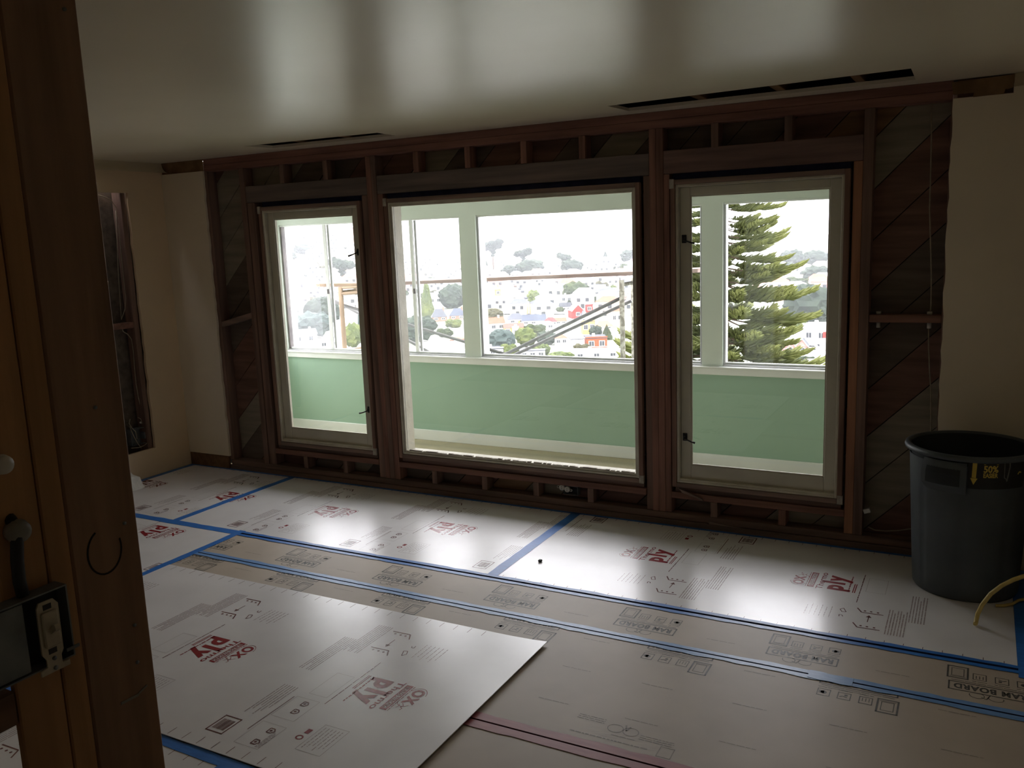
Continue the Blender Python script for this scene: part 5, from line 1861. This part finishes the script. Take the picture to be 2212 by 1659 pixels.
def plume_mesh(seed):
    """a branch: bare near the trunk, then a long plume of needle ropes that tapers to a tip"""
    r_ = random.Random(seed)
    b_ = MB()
    L = 1.0
    spine = [(t_ * L, 0, -.10 * math.sin(t_ * PI * .75) + .16 * t_ ** 3) for t_ in [i / 10 for i in range(11)]]
    b_.tube(spine, [.012 * (1 - .8 * i / 10) for i in range(11)], 5)
    b_.slot = 1

    def sp(t_):
        return Vector((t_ * L, 0, -.10 * math.sin(t_ * PI * .75) + .16 * t_ ** 3))
    for k in range(104):
        t_ = .26 + .72 * (k + r_.random()) / 104
        p = sp(t_)
        side = r_.choice((-1, 1))
        ln = (.19 * math.sin(min(1, (t_ - .12) / .55) * PI / 2) * (1.12 - t_) * 2.1 + .05) * r_.uniform(.75, 1.15)
        fan = r_.uniform(.25, 1.1)
        dv = Vector((r_.uniform(.7, 1.0), side * fan * .75, r_.uniform(.05, .62))).normalized()
        q = p + dv * ln
        mid = p + dv * ln * .55 + Vector((0, 0, -.02))
        b_.tube([p, mid, q], [.012, .022, .004], 4, False)
    return b_.mesh('branch', [N['bark'], N['n1']])


PM = [plume_mesh(s_) for s_ in (1, 2, 3, 4)]
rp_ = random.Random(9)
z = -7.4
while z < 5.6:
    R = max(1.2, 4.35 - (z + 4.2) * .31) if z > -4.2 else 4.35
    n = 9
    a0 = rp_.uniform(0, PI)
    for k in range(n):
        o = bpy.data.objects.new('branch', PM[rp_.randrange(4)])
        C.objects.link(o)
        o.parent = pine
        o.location = (0, 0, z + rp_.uniform(-.16, .16) - pz0)
        Lb = R * rp_.uniform(.78, 1.08)
        o.scale = (Lb, Lb * .80, Lb * .85)
        o.rotation_euler = (0, rp_.uniform(-.02, .14), a0 + 2 * PI * k / n + rp_.uniform(-.2, .2))
    z += .5

# ------------------------------------------------------------------ scaffold outside the sunroom
GZ = terr(0, 2.5)
scf = thing('scaffold', 'scaffold frames with crossed braces standing outside the sunroom windows', 'scaffold', (0.2, 2.6, GZ))


def pipe(name, p, q, r, m):
    b_ = MB()
    b_.smooth = True
    b_.tube([p, q], r, 12)
    return b_.build(name, m, scf)


def s24(u, v, y=2.4):
    return on(1, y, u, v)


a = s24(1344, 606)
b_ = s24(1355, 772)
pipe('post', (1.855, 2.4, GZ - .3), (1.845, 2.4, 1.372), .0235, N['scaf_m'])
yr_ = 3.3
a = on(1, yr_, 1367, 610)
pipe('post', (a.x, yr_, GZ - .3), (a.x, yr_, 1.34), .0235, N['scaf_m'])
pipe('post', (-1.40, 2.4, GZ - .3), (-1.385, 2.4, 1.328), .026, N['scaf_t'])
yl_ = 3.3
a = on(1, yl_, 712, 640)
pipe('post', (-1.40, yl_, GZ - .3), (-1.40, yl_, 1.30), .026, N['scaf_t'])
pipe('rail', (-1.385, 2.4, 1.255), (-1.0, 2.4, 1.275), .017, N['scaf_t'])
pipe('rail', (-1.385, 2.4, 1.318), (-1.0, 2.4, 1.326), .013, N['scaf_t'])
pipe('strut', (-1.148, 2.4, 1.25), (-1.146, 2.4, 1.325), .013, N['scaf_t'])
pipe('rail', (-1.40, 2.4, .62), (-1.40, 3.3, .62), .017, N['scaf_t'])
pipe('rail', (-1.40, 2.42, 1.27), (-1.40, 3.3, 1.27), .017, N['scaf_t'])
pipe('rail', (1.85, 2.42, 1.33), (1.85, 3.3, 1.33), .017, N['scaf_m'])
pipe('rail', (1.85, 2.42, .3), (1.85, 3.3, .3), .017, N['scaf_m'])


def brace(u0, v0, u1, v1, y, ext0=.0, ext1=.0):
    p, q = on(1, y, u0, v0), on(1, y, u1, v1)
    d = (q - p).normalized()
    pipe('brace', p - d * ext0, q + d * ext1, .0165, N['scaf_g'])


brace(1094, 764, 1345, 642, 2.44, .35, .0)
brace(1117, 764, 1364, 650, 2.78, .5, .0)
brace(719, 652, 1091, 765, 2.48, .0, .3)
brace(881, 735, 923, 758, 2.85, 1.2, .6)
# planks lie on top
pk = thing('scaffold_plank', 'long weathered plank laid across the scaffold frames', 'plank', (.2, 2.45, 1.36))
p, q = s24(778, 616), s24(1507, 583)
p = Vector((-1.12, 2.4, 1.3635))
q = Vector((2.545, 2.4, 1.4625))
pb = MB()
off = Vector((0, .27, 0))
pb.prism([p + Vector((0, 0, -.033)), q + Vector((0, 0, -.033)), q + Vector((0, 0, .0)), p], off)
pb.build('board', N['scaf_w'], pk)
pk2 = thing('scaffold_plank', 'short weathered plank sticking out past the tan scaffold leg', 'plank', (-1.3, 2.5, 1.33))
pb = MB()
pb.prism([(-1.73, 2.41, 1.330), (-.95, 2.41, 1.332), (-.95, 2.41, 1.366), (-1.73, 2.41, 1.364)], off)
pb.build('board', N['scaf_t'], pk2)

# ------------------------------------------------------------------ thin haze over the town
hm = bpy.data.materials.new('valley_haze')
hm.use_nodes = True
t = hm.node_tree
t.nodes.remove(t.nodes['Principled BSDF'])
vs = t.nodes.new('ShaderNodeVolumeScatter')
vs.inputs['Color'].default_value = (.93, .96, 1, 1)
vs.inputs['Density'].default_value = .00020
t.links.new(vs.outputs[0], t.nodes['Material Output'].inputs['Volume'])
hz = MB().box(-1700, 600, 90, 1700, -70, 60).build('haze', hm, None, (-400, 400, -40))
hz['kind'] = 'stuff'
